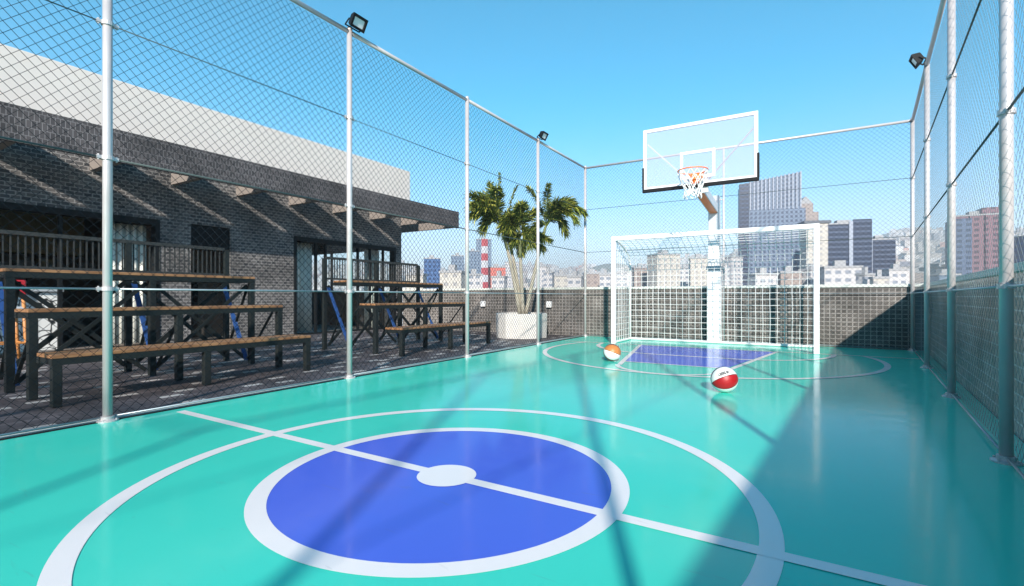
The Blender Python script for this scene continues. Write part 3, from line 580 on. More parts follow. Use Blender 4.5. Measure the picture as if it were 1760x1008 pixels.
# dark cross braces along the back and blue ones across it
for y0, y1 in ((ys[0], ys[1]), (ys[1], ys[2])):
    for off, (za, zb) in ((0.012, (0.08, 1.08)), (-0.012, (1.08, 0.08))):
        m = MB(); m.bar((XR+0.045+off, y0+0.04, za), (XR+0.045+off, y1-0.04, zb), 0.02, 0.05); m.build('cross_brace', 'bench_steel', bl)
for y0, y1 in ((ys[0], ys[1]), (ys[1], ys[2])):
    for off, (za, zb) in ((0.011, (0.06, 1.05)), (-0.011, (1.05, 0.06))):
        m = MB(); m.bar((ROWS[2][0]-0.055+off, y0+0.035, za), (ROWS[2][0]-0.055+off, y1-0.035, zb), 0.018, 0.04); m.build('cross_brace', 'bench_steel', bl)
for y in (ys[0]+0.05, ys[1]+0.05, ys[2]-0.05):
    m = MB(); m.bar((XR+0.03, y, 1.06), (ROWS[2][0]-0.03, y, 0.05), 0.014, 0.055, Vector((0, 1, 0))); m.build('side_brace', 'blue_steel', bl)
    m = MB(); m.bar((ROWS[2][0]-0.03, y+0.018, 1.04), (XR+0.03, y+0.018, 0.06), 0.012, 0.035, Vector((0, 1, 0))); m.build('side_brace', 'bench_steel', bl)
    m = MB(); m.bar((ROWS[1][0]-0.03, y-0.02, 0.7), (ROWS[2][0]+0.03, y-0.02, 0.08), 0.012, 0.03, Vector((0, 1, 0))); m.build('side_brace', 'bench_steel', bl)
b2 = copy_tree(bl); b2.location = (0, 5.42, 0)
b2['label'] = 'three tier wooden bleachers with black frame, farther set near the planter and corner room'

# ------------------------------------------------------------------ wall lamps
for x in (-7.16, -5.26):
    t = thing('wall_lamp', 'small white box lamp on the far parapet left of the palm planter' if x < -6 else 'small white box lamp on the far parapet right of the palm planter', 'wall lamp', (x, 10.45, 0.71), 'wall lamps on the far parapet')
    m = MB(); m.box(-0.065, 0.065, -0.09, -0.012, -0.075, 0.075); m.build('housing', 'white_paint', t, bevel=0.012)
    m = MB(); m.box(-0.05, 0.05, -0.012, 0.0, -0.06, 0.06); m.build('back_plate', 'white_paint', t)

# ------------------------------------------------------------------ planter and palm
PX, PY = -5.45, 9.42
t = thing('planter', 'large white faceted planter holding the palm behind the fence', 'planter', (PX, PY, 0))
m = MB(); n = 10
def ring(r, z): return [(r*math.cos(2*PI*(i+0.35)/n), r*math.sin(2*PI*(i+0.35)/n), z) for i in range(n)]
L_ = [ring(0.575, 0.0), ring(0.59, 0.53), ring(0.53, 0.53), ring(0.53, 0.44)]
m.add(sum(L_, []), [(a*n+i, a*n+(i+1) % n, (a+1)*n+(i+1) % n, (a+1)*n+i) for a in range(3) for i in range(n)]); m.build('pot', 'planter', t, bevel=0.006)
m = MB(); m.add([(0, 0, 0.47)]+[(x, y, 0.45) for x, y, z in ring(0.529, 0)], [(0, i+1, (i+1) % n+1) for i in range(n)]); m.build('soil', 'soil', t)
pr = thing('palm_tree', 'clustered palm with several slim trunks and bushy olive crowns in the white planter', 'palm tree', (PX, PY, 0.46))
rnd = random.Random(11)
def P3(a, z, dep=0.0): return Vector((RX*a+FX*dep, RY*a+FY*dep, z-0.46))
def curve(p0, p1, p2, n): return [p0*(1-t)**2+p1*2*t*(1-t)+p2*t*t for t in [i/n for i in range(n+1)]]
def px(u, v): return ((u-888)*10.95/840, CAMZ+(510-v)*10.95/840)
trunks = [((-0.03, 0.46), (868, 430), (850, 383), 0.00), ((0.0, 0.46), (878, 440), (858, 388), 0.10), ((0.04, 0.46), (886, 450), (884, 393), -0.05), ((0.09, 0.46), (913, 450), (931, 385), 0.03)]
for (b0, mid, top, dp) in trunks:
    a1, z1 = px(*mid); a2, z2 = px(*top)
    pts = curve(P3(b0[0], b0[1], dp*0.6), P3(a1, z1, dp), P3(a2, z2, dp*1.5), 10)
    m = MB(); m.tube(pts[:7], [0.046-0.002*i for i in range(7)], 8); m.build('trunk', 'trunk_grey', pr, smooth=True)
    m = MB(); m.tube(pts[6:], [0.034, 0.040, 0.036, 0.032, 0.025], 8); m.build('crownshaft', 'trunk_green', pr, smooth=True)
def frond(p0, p1, p2, width, nl, up=False):
    m = MB(); c = curve(p0, p1, p2, 24); m.tube(c[::3], [0.012-0.0011*i for i in range(9)], 5, cap=False)
    for i in range(nl):
        tt = 0.12+0.88*i/nl; k = min(23, int(tt*24)); fr = tt*24-k; q = c[k].lerp(c[min(24, k+1)], fr); d = (c[min(24, k+1)]-c[k]).normalized()
        sd = d.cross(Vector((0, 0, 1))); sd = sd.normalized() if sd.length > 0.05 else Vector((RX, RY, 0)); upv = sd.cross(d)
        for sgn in (-1, 1, 0):
            if sgn == 0 and rnd.random() < 0.45: continue
            ln = width*(0.55+0.45*math.sin(PI*min(1, tt*0.9+0.1)))*rnd.uniform(0.75, 1.15)
            ang = rnd.uniform(-0.5, 0.9)
            dv = (sd*sgn*math.cos(ang)+upv*(math.sin(ang) if sgn else rnd.uniform(-1, 1))+d*rnd.uniform(0.6, 1.3)).normalized()
            e = q+dv*ln; e.z -= ln*rnd.uniform(0.15, 0.6); mid = q.lerp(e, 0.5)+Vector((0, 0, ln*0.06))
            wv = dv.cross(Vector((rnd.uniform(-1, 1), rnd.uniform(-1, 1), 1))).normalized()*0.014
            m.add([q, mid+wv, e, mid-wv], [(0, 1, 2), (0, 2, 3)])
    return m
def fr(u0, v0, u1, v1, u2, v2, dep, w=0.2, nl=46):
    w *= 1.5; nl = int(nl*2.0); u1, v1, u2, v2 = u0+(u1-u0)*1.05, v0+(v1-v0)*1.22, u0+(u2-u0)*1.12, v0+(v2-v0)*1.0+4
    a0, z0 = px(u0, v0); a1, z1 = px(u1, v1); a2, z2 = px(u2, v2)
    frond(P3(a0, z0, dep*0.1), P3(a1, z1, dep*0.5), P3(a2, z2, dep), w, nl).build('frond', 'palm_leaf', pr)
FR = [  # crown over the left trunks
 (850, 385, 842, 350, 836, 310, 0.15), (850, 385, 850, 340, 851, 296, -0.1, 0.06, 34), (850, 382, 828, 345, 805, 335, -0.2), (848, 385, 822, 352, 802, 350, 0.3), (848, 388, 826, 362, 808, 372, -0.3),
 (848, 388, 838, 368, 822, 392, 0.1), (850, 386, 866, 362, 880, 372, 0.2), (850, 386, 858, 372, 868, 396, -0.2), (850, 382, 838, 340, 820, 324, 0.45), (850, 385, 836, 360, 812, 356, -0.5),
 (850, 384, 846, 344, 846, 330, -0.5), (848, 386, 834, 352, 816, 342, 0.0, 0.24),
 (866, 392, 866, 352, 880, 314, 0.1, 0.07, 34),
 # middle crown
 (882, 395, 882, 368, 890, 345, 0.1), (882, 395, 876, 372, 862, 375, -0.2), (882, 395, 898, 372, 908, 358, 0.25), (882, 398, 876, 385, 868, 402, 0.2), (884, 398, 892, 388, 900, 420, -0.2), (882, 396, 888, 368, 886, 356, -0.35), (882, 395, 868, 380, 858, 396, -0.3),
 (893, 408, 902, 395, 912, 400, 0.2, 0.16), (893, 408, 884, 398, 876, 420, -0.1, 0.16), (893, 410, 904, 408, 922, 424, 0.0, 0.16), (893, 408, 912, 402, 930, 412, -0.3, 0.16), (893, 410, 890, 410, 888, 434, 0.1, 0.14),
 # right crown
 (931, 388, 916, 345, 902, 318, 0.1, 0.13), (931, 388, 930, 345, 934, 316, -0.1, 0.12), (931, 388, 946, 345, 972, 342, 0.2, 0.22), (931, 388, 952, 345, 988, 364, -0.1, 0.2), (931, 390, 952, 362, 962, 398, 0.1, 0.17),
 (931, 388, 942, 352, 962, 346, 0.5), (931, 390, 954, 352, 974, 382, -0.4, 0.18), (931, 388, 940, 360, 950, 348, -0.4), (931, 390, 922, 378, 908, 392, 0.2, 0.15)]
for f_ in FR: fr(*f_)

# ------------------------------------------------------------------ futsal goal
GX0, GX1, GY, GB = -3.17, 0.12, 9.0, 10.02; GH = 2.0
g = thing('futsal_goal', 'white futsal goal with square mesh net at the far end of the court', 'goal', ((GX0+GX1)/2, GY, 0))
for x in (GX0, GX1):
    m = MB(); m.box(x-0.04, x+0.04, GY-0.04, GY+0.04, 0.0, GH-0.04); at(g, m, 'post', 'white_paint', bevel=0.008)
m = MB(); m.box(GX0-0.04, GX1+0.04, GY-0.04, GY+0.04, GH-0.04, GH+0.04); at(g, m, 'crossbar', 'white_paint', bevel=0.008)
BZ = 1.62
for x in (GX0, GX1):
    m = MB(); m.tube([(x, GY+0.04, GH-0.02), (x, GY+0.30, GH-0.04), (x, GY+0.62, GH-0.12), (x, GB-0.08, BZ+0.12), (x, GB, BZ-0.06), (x, GB, 0.06)], 0.02, 10); at(g, m, 'back_stanchion', 'white_paint', smooth=True)
m = MB(); m.tube([(GX0, GY+0.04, 0.025), (GX0, GB, 0.025)], 0.024, 10); m.tube([(GX1, GY+0.04, 0.025), (GX1, GB, 0.025)], 0.024, 10); m.tube([(GX0-0.02, GB, 0.025), (GX1+0.02, GB, 0.025)], 0.024, 10); at(g, m, 'base_frame', 'white_paint')
prof = [(GY+0.03, GH), (GY+0.30, GH-0.02), (GY+0.62, GH-0.10), (GB-0.08, BZ+0.12), (GB, BZ-0.06)]
def sag(s_):      # point on the net profile (top slope then down the back) at arc length s_
    pr_ = prof+[(GB, 0.04)]
    for (a, b_), (c_, d_) in zip(pr_[:-1], pr_[1:]):
        L2 = math.hypot(c_-a, d_-b_)
        if s_ <= L2: return (a+(c_-a)*s_/L2, b_+(d_-b_)*s_/L2)
        s_ -= L2
    return pr_[-1]
TL = sum(math.hypot(c-a, d-b_) for (a, b_), (c, d) in zip((prof+[(GB, 0.04)])[:-1], (prof+[(GB, 0.04)])[1:]))
m = MB(); nx = 28; ns = 23; cord = 0.0048
def jit(x, s_):
    y, z = sag(s_); k = math.sin(PI*(x-GX0)/(GX1-GX0)); q = math.sin(PI*min(1, s_/TL))
    return (x+0.004*math.sin(s_*7+x*3), y+0.02*k*q*math.sin(x*2.1+s_*1.3), z-0.015*k*max(0, math.sin(PI*min(1, s_/1.2)))+0.004*math.sin(x*5+s_))
for i in range(nx+1):
    x = GX0+(GX1-GX0)*i/nx; m.tube([jit(x, TL*j/ns) for j in range(ns+1)], cord, 4, cap=False)
for j in range(ns+1): m.tube([jit(GX0+(GX1-GX0)*i/nx, TL*j/ns) for i in range(nx+1)], cord, 4, cap=False)
at(g, m, 'back_net', 'net_cord')
for x in (GX0, GX1):
    m = MB()
    def ztop(y):
        for (a, b_), (c_, d_) in zip(prof[:-1], prof[1:]):
            if a <= y <= c_: return b_+(d_-b_)*(y-a)/(c_-a)
        return BZ-0.06
    for i in range(1, 9):
        y = GY+(GB-GY)*i/9; m.tube([(x, y, 0.03), (x+0.01*math.sin(y*9), y, 0.8), (x, y, ztop(y))], cord, 4, cap=False)
    for j in range(1, 17):
        z = 0.12*j; y1 = GB
        while y1 > GY and ztop(min(y1, GB-0.001)) < z: y1 -= 0.02
        m.tube([(x, GY+0.03, z), (x, y1, z)], cord, 4, cap=False)
    at(g, m, 'side_net', 'net_cord')

# ------------------------------------------------------------------ basketball stand
BX = -1.56; BYb = 8.5
s = thing('basketball_hoop', 'tall white basketball stand with glass backboard and red rim behind the goal', 'basketball hoop', (BX, 10.2, 0))
m = MB(); m.box(BX-0.10, BX+0.10, 10.13, 10.33, 0.01, 2.86); at(s, m, 'pole', 'white_paint', bevel=0.012)
m = MB(); m.box(BX-0.125, BX+0.125, 10.105, 10.355, 0.01, 1.42); at(s, m, 'pole_padding', 'white_paint', bevel=0.03)
m = MB(); m.box(BX-0.13, BX+0.13, 10.10, 10.36, 1.42, 1.49); at(s, m, 'padding_strap', 'grey_boxes')
m = MB(); m.box(BX-0.2, BX+0.2, 10.03, 10.36, 0.0, 0.012); at(s, m, 'base_plate', 'white_paint')
m = MB(); m.bar((BX, 8.60, 2.72), (BX, 10.13, 2.58), 0.13, 0.14); at(s, m, 'arm', 'orange_metal', bevel=0.006)
m = MB(); m.bar((BX-0.075, 8.60, 2.735), (BX-0.075, 10.13, 2.595), 0.018, 0.15); m.bar((BX+0.075, 8.60, 2.735), (BX+0.075, 10.13, 2.595), 0.018, 0.15); at(s, m, 'arm_flange', 'white_paint')
m = MB(); m.tube([(BX+0.17, 10.22, 0.0), (BX+0.17, 10.22, 3.76)], 0.02, 10); at(s, m, 'side_pipe', 'galvanised', smooth=True)
m = MB(); m.bar((BX, 10.22, 2.78), (BX+0.17, 10.22, 2.78), 0.02, 0.02); m.bar((BX+0.1, 10.22, 1.3), (BX+0.17, 10.22, 1.3), 0.02, 0.02); at(s, m, 'pipe_bracket', 'galvanised')
bb = at(s, one('box', BX-0.86, BX+0.86, BYb+0.008, BYb+0.018, 2.79, 3.745), 'backboard_glass', 'board_glass')
x0, x1, z0, z1 = BX-0.90, BX+0.90, 2.745, 3.80
m = MB(); f_ = 0.055
m.box(x0, x1, BYb, BYb+0.04, z1-f_, z1); m.box(x0, x1, BYb, BYb+0.04, z0, z0+f_); m.box(x0, x0+f_, BYb, BYb+0.04, z0+f_, z1-f_); m.box(x1-f_, x1, BYb, BYb+0.04, z0+f_, z1-f_); at(s, m, 'backboard_frame', 'white_paint', bevel=0.004)
m = MB(); m.box(x0-0.015, x1+0.015, BYb-0.006, BYb+0.05, z0-0.035, z0+0.022); m.box(x0-0.018, x0+0.016, BYb-0.006, BYb+0.05, z0+0.022, z0+0.40); m.box(x1-0.016, x1+0.018, BYb-0.006, BYb+0.05, z0+0.022, z0+0.40); at(s, m, 'edge_padding', 'black_rubber', bevel=0.006)
m = MB(); q0, q1, r0, r1, tq = BX-0.275, BX+0.275, 2.86, 3.32, 0.045
m.box(q0, q1, BYb+0.001, BYb+0.006, r1-tq, r1); m.box(q0, q1, BYb+0.001, BYb+0.006, r0, r0+tq); m.box(q0, q0+tq, BYb+0.001, BYb+0.006, r0+tq, r1-tq); m.box(q1-tq, q1, BYb+0.001, BYb+0.006, r0+tq, r1-tq); at(s, m, 'target_square', 'white_paint')
for sx in (-1, 1):
    m = MB(); m.bar((BX+sx*0.83, BYb+0.045, 3.55), (BX+sx*0.12, BYb+0.16, 2.82), 0.02, 0.02); at(s, m, 'diagonal_strut', 'galvanised')
m = MB(); m.box(BX-0.16, BX+0.16, BYb+0.04, BYb+0.10, 2.62, 2.95); at(s, m, 'mounting_plate', 'white_paint')
RYc, RZ = BYb-0.375, 2.90
m = MB(); m.torus((BX, RYc, RZ), 0.225, 0.010, 48, 8); rim = at(s, m, 'rim', 'orange_metal', smooth=True)
m = MB(); m.box(BX-0.10, BX+0.10, BYb-0.02, BYb-0.007, RZ-0.13, RZ+0.03)
for sx in (-1, 1): m.tube([(BX+sx*0.07, BYb-0.02, RZ-0.01), (BX+sx*0.13, RYc+0.184, RZ-0.004)], 0.010, 6); m.tube([(BX+sx*0.07, BYb-0.02, RZ-0.11), (BX+sx*0.10, RYc+0.20, RZ-0.015)], 0.008, 6)
at(s, m, 'rim_bracket', 'orange_metal')
m = MB(); lev = [(0.222, -0.012), (0.205, -0.10), (0.165, -0.20), (0.135, -0.29), (0.13, -0.37), (0.14, -0.43)]; nk = 12
def npnt(i, j):
    r, z = lev[j]; a = 2*PI*(i+0.5*(j % 2))/nk; return (BX+r*math.cos(a)+0.01*math.sin(i*3+j), RYc+r*math.sin(a), RZ+z+0.012*math.sin(i*5.0+j))
for j in range(len(lev)-1):
    for i in range(nk):
        m.tube([npnt(i, j), npnt(i, j+1)], 0.0065, 5, cap=False); m.tube([npnt(i, j), npnt(i-1 if j % 2 == 0 else i+1, j+1)], 0.0065, 5, cap=False)
at(s, m, 'net', 'net_cord')

# ------------------------------------------------------------------ balls
def ball(x, y, mat, label, rot, r=0.12):
    m = MB(); n = 48; k = 24
    m.lathe((0, 0, 0), [(max(1e-4, r*math.sin(PI*i/k)), -r*math.cos(PI*i/k)) for i in range(k+1)], n)
    o = m.build('basketball', mat, smooth=True); o.location = (x, y, r+0.001); o.rotation_euler = rot
    tag(o, label, 'basketball', 'basketballs on the court'); return o
ball(-0.67, 4.96, 'ball_red', 'red and white panelled basketball lying in front of the three point arc', (0, 0, 0))
BR = bpy.data.objects['basketball']
ball(-2.33, 6.55, 'ball_orange', 'orange and white panelled basketball lying beside the left goal post', (0, 0, 0))
def orient(o, axis, face_dir, panel_center_deg):
    # object X axis = pole axis; panel angle measured as atan2(y, z)
    ax = Vector(axis).normalized(); fd = Vector(face_dir); fd = (fd-ax*fd.dot(ax)).normalized(); e = ax.cross(fd)
    a = math.radians(panel_center_deg); # local direction of the panel: (0, sin a, cos a)
    # want R*(0,sin a,cos a)=fd and R*X=ax
    zl = fd*math.cos(a)+e*math.sin(a)*(1); yl = zl.cross(ax)
    o.rotation_euler = Matrix((ax, yl, zl)).transposed().to_euler()
def camdir(a, up, toward): return Vector((RX*a-FX*toward, RY*a-FY*toward, up))
bs = [o for o in bpy.data.objects if o.name.startswith('basketball') and o.type == 'MESH' and 'category' in o.keys()]
orient(bs[0], camdir(0.93, 0.32, 0.10), camdir(0, -0.04, 1), -150)
orient(bs[1], camdir(0.93, -0.35, 0.10), camdir(0, 0.75, 1), -150)

# dark lettering along the pale upper panel of the near ball (worn and not legible)
Ro = bs[0].rotation_euler.to_matrix(); mk = MB(); rl_ = random.Random(3)
for i in range(7):
    a0 = -0.42+0.125*i; ca = camdir(0.93, 0.32, 0.10).normalized(); f0 = camdir(0, -0.04, 1); f0 = (f0-ca*f0.dot(ca)).normalized(); e0 = ca.cross(f0); e0 = e0 if e0.z > 0 else -e0; up_ = f0*math.cos(0.80)+e0*math.sin(0.80); sd_ = ca.cross(up_)
    for (du, dv, wu, wv) in [(-0.034, 0, 0.022, 0.13), (0.030, 0, 0.022, 0.13)][:rl_.choice((1, 2, 2))]+[(0, rl_.choice((-0.06, 0.0, 0.06)), 0.036, 0.03)]+([(0, 0.08, 0.036, 0.03)] if rl_.random() < 0.5 else []):
        q_ = []
        for sx_, sy_ in ((-1, -1), (1, -1), (1, 1), (-1, 1)):
            al = a0+du+sx_*wu; be = dv+sy_*wv
            v_ = ca*math.sin(al)+up_*math.cos(al)*math.cos(be)+sd_*math.cos(al)*math.sin(be); q_.append(Ro.transposed() @ (v_*0.1211))
        mk.add(q_, [(0, 1, 2, 3)])
mk.build('lettering', 'black_rubber', bs[0])
# ------------------------------------------------------------------ city beyond the parapet
m = MB(); rndc = random.Random(5)
def sstep(a, b_, x): q = min(1, max(0, (x-a)/(b_-a))); return q*q*(3-2*q)
def terr(az, d):          # terrain height: flat town, then slopes rising into hills
    e = min(1, max(0, d-450)/2250)
    pk = 165+115*sstep(0.2, 0.66, az)+14*math.sin(az*21+1)+9*math.sin(az*47)+6*math.sin(az*83+2)
    return -38.0+(pk+38)*(0.75*e+0.25*e*e)*(1+0.03*math.sin(az*31+d*0.004))-sstep(2800, 4500, d)*60
ds = [0, 60, 150, 300, 450, 600, 800, 1050, 1300, 1600, 1900, 2200, 2500, 2750, 3200, 4500]
na = 220; vs = []
for d in ds:
    for i in range(na+1):
        az = -1.75+3.5*i/na; vs.append((math.sin(az-YAW)*d if True else 0, math.cos(az-YAW)*d, terr(az, d)))
fs = [(a*(na+1)+i, a*(na+1)+i+1, (a+1)*(na+1)+i+1, (a+1)*(na+1)+i) for a in range(len(ds)-1) for i in range(na)]
m.add(vs, fs); o = m.build('hills', ['city_ground', 'hill'], smooth=True, up=True); tag(o, kind='structure')
for p in o.data.polygons:
    if p.center.xy.length > 2400: p.material_index = 1
m = MB(); c = pix(1052, 2050); nr, nc_ = 9, 40
vs = []
for i in range(nr+1):
    q = i/nr; rr_ = 250*q
    for j in range(nc_):
        g_ = 2*PI*j/nc_; vs.append((c.x+rr_*math.cos(g_), c.y+rr_*math.sin(g_), 20+118*(1-q*q)**1.3+5*math.sin(j*1.7+i)*(0.3+q)))
m.add(vs, [(a_*nc_+j, a_*nc_+(j+1) % nc_, (a_+1)*nc_+(j+1) % nc_, (a_+1)*nc_+j) for a_ in range(nr) for j in range(nc_)])
tag(m.build('wooded_hill', 'hill', smooth=True, up=True), kind='structure')
m = MB()
# far-off town that reads as one mass
m = MB()
for i in range(5200):
    az = rndc.uniform(-1.0, 1.0); d = 380+2150*rndc.random()**0.75
    x, y = math.sin(az-YAW)*d, math.cos(az-YAW)*d; z = terr(az, d)
    wx, wy = rndc.uniform(9, 26), rndc.uniform(9, 22); h = rndc.uniform(8, 22)*(1.6 if rndc.random() < 0.08 else 1)
    if d < 700: h = min(h, 16)
    m.box(x-wx/2, x+wx/2, y-wy/2, y+wy/2, z-8, z+h, rot=rndc.uniform(0, 1.5))
tag(m.build('distant_town', 'city_facade', uv=True), 'pale distant town of small houses spreading up the hillside', 'town', kind='stuff')

def block(name, u0, u1, vtop, Z, mat, label, depth=0.7, yaw=0.35, base=-40, group=None, cap=True, extra=None, v0=None):
    """a building at forward depth Z metres whose outline spans photo columns u0..u1"""
    wd = (u1-u0)*Z/840; c = pix((u0+u1)/2, Z); top = CAMZ+(510-vtop)*Z/840
    a = wd/(math.cos(yaw)+depth*abs(math.sin(yaw))); dd = a*depth
    t = thing(name, label, 'building', (c.x, c.y, base), group, rz=YAW+yaw)
    h = top-base; m = MB(); m.box(-a/2, a/2, -dd/2, dd/2, 0, h); m.build('facade', mat, t, uv=True)
    if cap:
        m = MB(); m.box(-a/2-0.3, a/2+0.3, -dd/2-0.3, dd/2+0.3, h, h+0.9); m.box(-a*0.18, a*0.12, -dd*0.2, dd*0.2, h+0.9, h+3.4); m.build('roof', 'roof_grey', t)
    return t, a, dd, h
# tall ribbed tower
t, a, dd, h = block('office_tower', 1271, 1369, 312, 400, 'tower_facade', 'tallest grey blue tower with pale vertical ribs, right of the hoop pole', 0.55, -0.30)
fo = [c for c in t.children if c.name.startswith('facade')][0]
for v_ in fo.data.vertices:
    if v_.co.z > h/2: v_.co.z = h+6.5*(v_.co.x/a)
for c_ in t.children:
    if c_.name.startswith('roof'): bpy.data.objects.remove(c_)
for i in range(14):
    x = -a*0.36+a*0.86*i/13; m = MB(); m.box(x-0.45, x+0.45, -dd/2-0.9, -dd/2, 0, h+0.6+6.5*x/a); m.build('rib', 'rib_white', t)
m = MB(); m.box(-a*0.56, -a*0.39, -dd*0.62, -dd/2, 0, h-4); m.build('stair_tower', 'dark_glass_facade', t, uv=True)
m = MB(); m.box(-a/2-2.2, a/2+3.2, -dd*0.56, -dd*0.44, 0, h-25); m.build('podium', 'tower_facade', t, uv=True)
m = MB(); m.box(a*0.50, a*0.56, -2, 2, 0, h-9); m.build('lift_shaft', 'dark_glass_facade', t, uv=True)
# gabled pinkish block behind it
t, a, dd, h = block('apartment_block', 1366, 1409, 385, 470, 'tan_facade', 'pinkish tan block with stepped sloping top beside the tallest tower', 0.8, -0.2, cap=False)
m = MB(); m.box(-a*0.5, a*0.1, -dd/2, dd/2, h, h+18); m.box(a*0.1, a*0.32, -dd/2, dd/2, h, h+10); m.build('stepped_top', 'tan_facade', t, uv=True)
m = MB(); m.add([(-a*0.5, -dd/2, h+18), (a*0.1, -dd/2, h+18), (-a*0.2, -dd/2, h+25), (-a*0.5, dd/2, h+18), (a*0.1, dd/2, h+18), (-a*0.2, dd/2, h+25)], [(0, 1, 2), (3, 5, 4), (0, 2, 5, 3), (1, 4, 5, 2), (0, 3, 4, 1)]); m.build('roof', 'roof_grey', t)
t, a, dd, h = block('apartment_block', 1380, 1418, 386, 300, 'cream_facade', 'cream block with dark overhanging flat roof behind the right goal post', 0.8, -0.2, cap=False)
m = MB(); m.box(-a*0.62, a*0.62, -dd*0.6, dd*0.6, h, h+1.6); m.build('roof', 'roof_dark', t)
t, a, dd, h = block('apartment_block', 1412, 1488, 388, 340, 'dark_glass_facade', 'dark blue banded tower block with one white vertical strip', 0.5, -0.25)
m = MB(); m.box(a*0.02, a*0.10, -dd/2-0.8, -dd/2, 0, h+2); m.build('white_strip', 'rib_white', t)
m = MB(); m.box(a*0.10, a*0.5, -dd/2-0.6, -dd/2, 0, h+3.0); m.build('balcony_stack', 'dark_glass_facade', t, uv=True)
t, a, dd, h = block('apartment_block', 1488, 1533, 414, 360, 'dark_glass_facade', 'shorter blue grey banded tower block left of the right fence corner', 0.6, -0.3)
m = MB(); m.box(-a*0.5, -a*0.35, -dd/2-0.8, -dd/2, 0, h+1.0); m.build('corner_strip', 'rib_white', t)
# twin tower on the right: navy and pink
t, a, dd, h = block('apartment_block', 1638, 1718, 374, 300, 'pink_facade', 'pink and navy ribbed high rise beyond the right fence', 0.7, -0.5)
for x in (-0.2, 0.1, 0.36): m = MB(); m.box(a*x-0.6, a*x+0.6, -dd/2-0.9, -dd/2, 0, h); m.build('rib', 'pink_facade', t, uv=True)
m = MB(); m.box(-a*0.52, -a*0.2, -dd*0.64, -dd*0.5, 0, h-1.5); m.box(-a*0.56, -a*0.5, -dd*0.64, dd*0.4, 0, h-1.5); m.build('navy_wing', 'navy_facade', t, uv=True)
m = MB(); m.box(a*0.05, a*0.45, -dd*0.3, dd*0.3, h+0.9, h+5); m.build('roof_house', 'pink_facade', t, uv=True)
block('office_block', 1752, 1800, 408, 320, 'blue_facade', 'blue block at the far right edge behind the nearest fence post', 0.7, -0.2)
# left group
block('office_block', 728, 758, 446, 420, 'blue_facade', 'small deep blue glass block left of the palm', 0.6, 0.15)
block('office_tower', 775, 798, 441, 520, 'grey_facade', 'pale grey glass tower between the blue block and the fence post', 0.6, 0.2)
block('office_tower', 802, 824, 433, 560, 'grey_facade', 'pale grey tower with rounded top just right of the fence post', 0.6, 0.2)
block('office_tower', 818, 845, 413, 640, 'grey_facade', 'tall grey blue tower rising behind the red and white mast', 0.6, 0.1)
block('shopping_block', 838, 869, 461, 420, 'red_facade', 'low red brick block at the foot of the red and white mast', 0.6, 0.1)
c = pix(833, 400); t = thing('lattice_mast', 'red and white banded mast tower left of the palm', 'tower', (c.x, c.y, -40), rz=YAW)
for i in range(15):
    m = MB(); r0_, r1_ = 3.3-0.05*i, 3.25-0.05*i
    m.lathe((0, 0, 0), [(r0_, i*5.85), (r1_, (i+1)*5.85)], 4); m.build('band', 'tower_red' if i % 2 == 0 else 'tower_white', t)
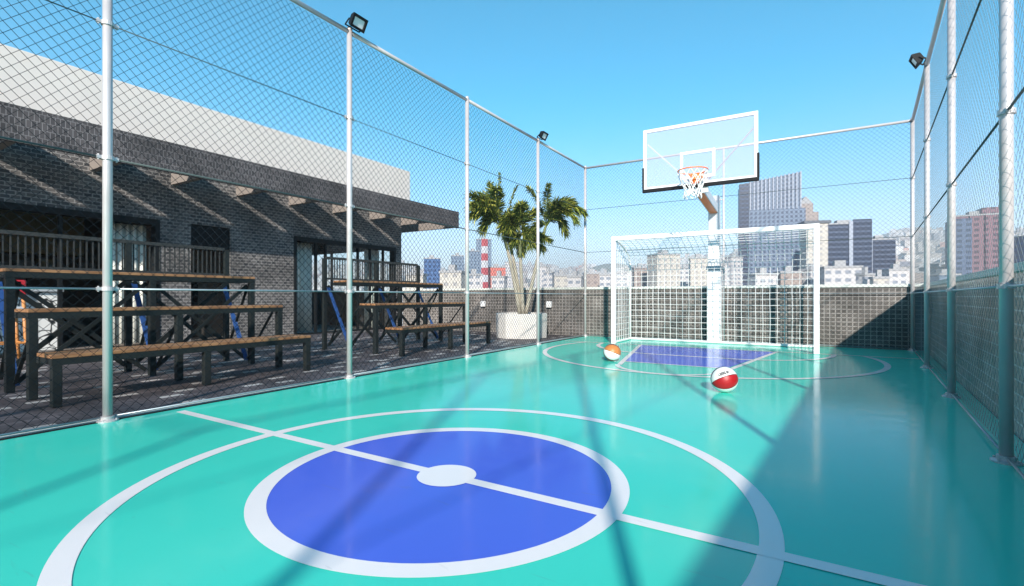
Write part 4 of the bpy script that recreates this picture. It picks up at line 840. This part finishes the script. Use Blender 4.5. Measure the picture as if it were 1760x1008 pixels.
LOW = [(700, 732, 474, 210, 'cream_facade', 'cream'), (757, 802, 470, 200, 'cream_facade', 'cream'), (800, 830, 474, 260, 'white_facade', 'white'), (845, 872, 478, 240, 'white_facade', 'white'), (868, 890, 452, 520, 'white_facade', 'white'),
 (920, 940, 460, 330, 'white_facade', 'white'), (934, 952, 470, 300, 'white_facade', 'white'), (952, 978, 476, 260, 'cream_facade', 'cream'), (975, 1003, 478, 240, 'white_facade', 'white'), (1003, 1030, 472, 300, 'tan_facade', 'tan'), (1030, 1052, 474, 280, 'white_facade', 'white'),
 (1055, 1085, 470, 290, 'white_facade', 'white'), (1088, 1112, 462, 330, 'tan_facade', 'tan'), (1115, 1166, 440, 300, 'cream_facade', 'cream'), (1166, 1186, 462, 350, 'white_facade', 'white'), (1184, 1218, 446, 310, 'cream_facade', 'cream'), (1218, 1250, 456, 330, 'white_facade', 'white'), (1245, 1275, 444, 380, 'white_facade', 'white'),
 (1290, 1330, 474, 220, 'white_facade', 'white'), (1336, 1372, 470, 230, 'tan_facade', 'tan'), (1376, 1412, 466, 230, 'white_facade', 'white'), (1412, 1476, 462, 210, 'white_facade', 'white'), (1474, 1500, 474, 190, 'white_facade', 'white'), (1522, 1556, 466, 240, 'white_facade', 'white'), (1498, 1524, 480, 180, 'cream_facade', 'cream'), (1556, 1590, 470, 300, 'tan_facade', 'tan'), (1588, 1624, 462, 330, 'white_facade', 'white'), (1622, 1650, 456, 420, 'tan_facade', 'tan'),
 (1716, 1752, 440, 420, 'white_facade', 'white'), (1600, 1640, 474, 260, 'grey_facade', 'grey')]
lab = {'cream': 'low cream city building just above the parapet line', 'white': 'low white city building just above the parapet line', 'tan': 'low tan city building just above the parapet line', 'grey': 'low grey city building near the pink high rise'}
for i, (u0, u1, v, Z, mt, cl) in enumerate(LOW):
    l = lab[cl]; g_ = 'low %s city buildings beyond the parapet' % cl
    if u0 == 1115: l = 'wide cream block seen through the goal net left of the hoop pole'; g_ = None
    if u0 == 1184: l = 'yellowish cream block seen through the goal net beside the hoop pole'; g_ = None
    if u0 == 1412: l = 'long low white block with striped floors right of the goal'; g_ = None
    if cl == 'grey': g_ = None
    block('city_building', u0, u1, v, Z, mt, l, 0.7, random.uniform(-0.4, 0.4), group=g_)

# ------------------------------------------------------------------ air between here and the far hills
hz = bpy.data.materials.new('haze'); hz.use_nodes = True; n = hz.node_tree; n.nodes.clear(); M['haze'] = hz
pv = N(n, "ShaderNodeVolumePrincipled"); pv.inputs['Color'].default_value = (0.86, 0.90, 0.98, 1); pv.inputs['Density'].default_value = 0.0004; pv.inputs['Anisotropy'].default_value = 0.0
no = N(n, "ShaderNodeOutputMaterial"); n.links.new(pv.outputs[0], no.inputs['Volume'])
m = MB(); m.box(-5000, 5000, -5000, 5000, -42, 320); tag(m.build('haze', 'haze'), 'thin pale blue haze over the distant city', 'haze', kind='stuff')
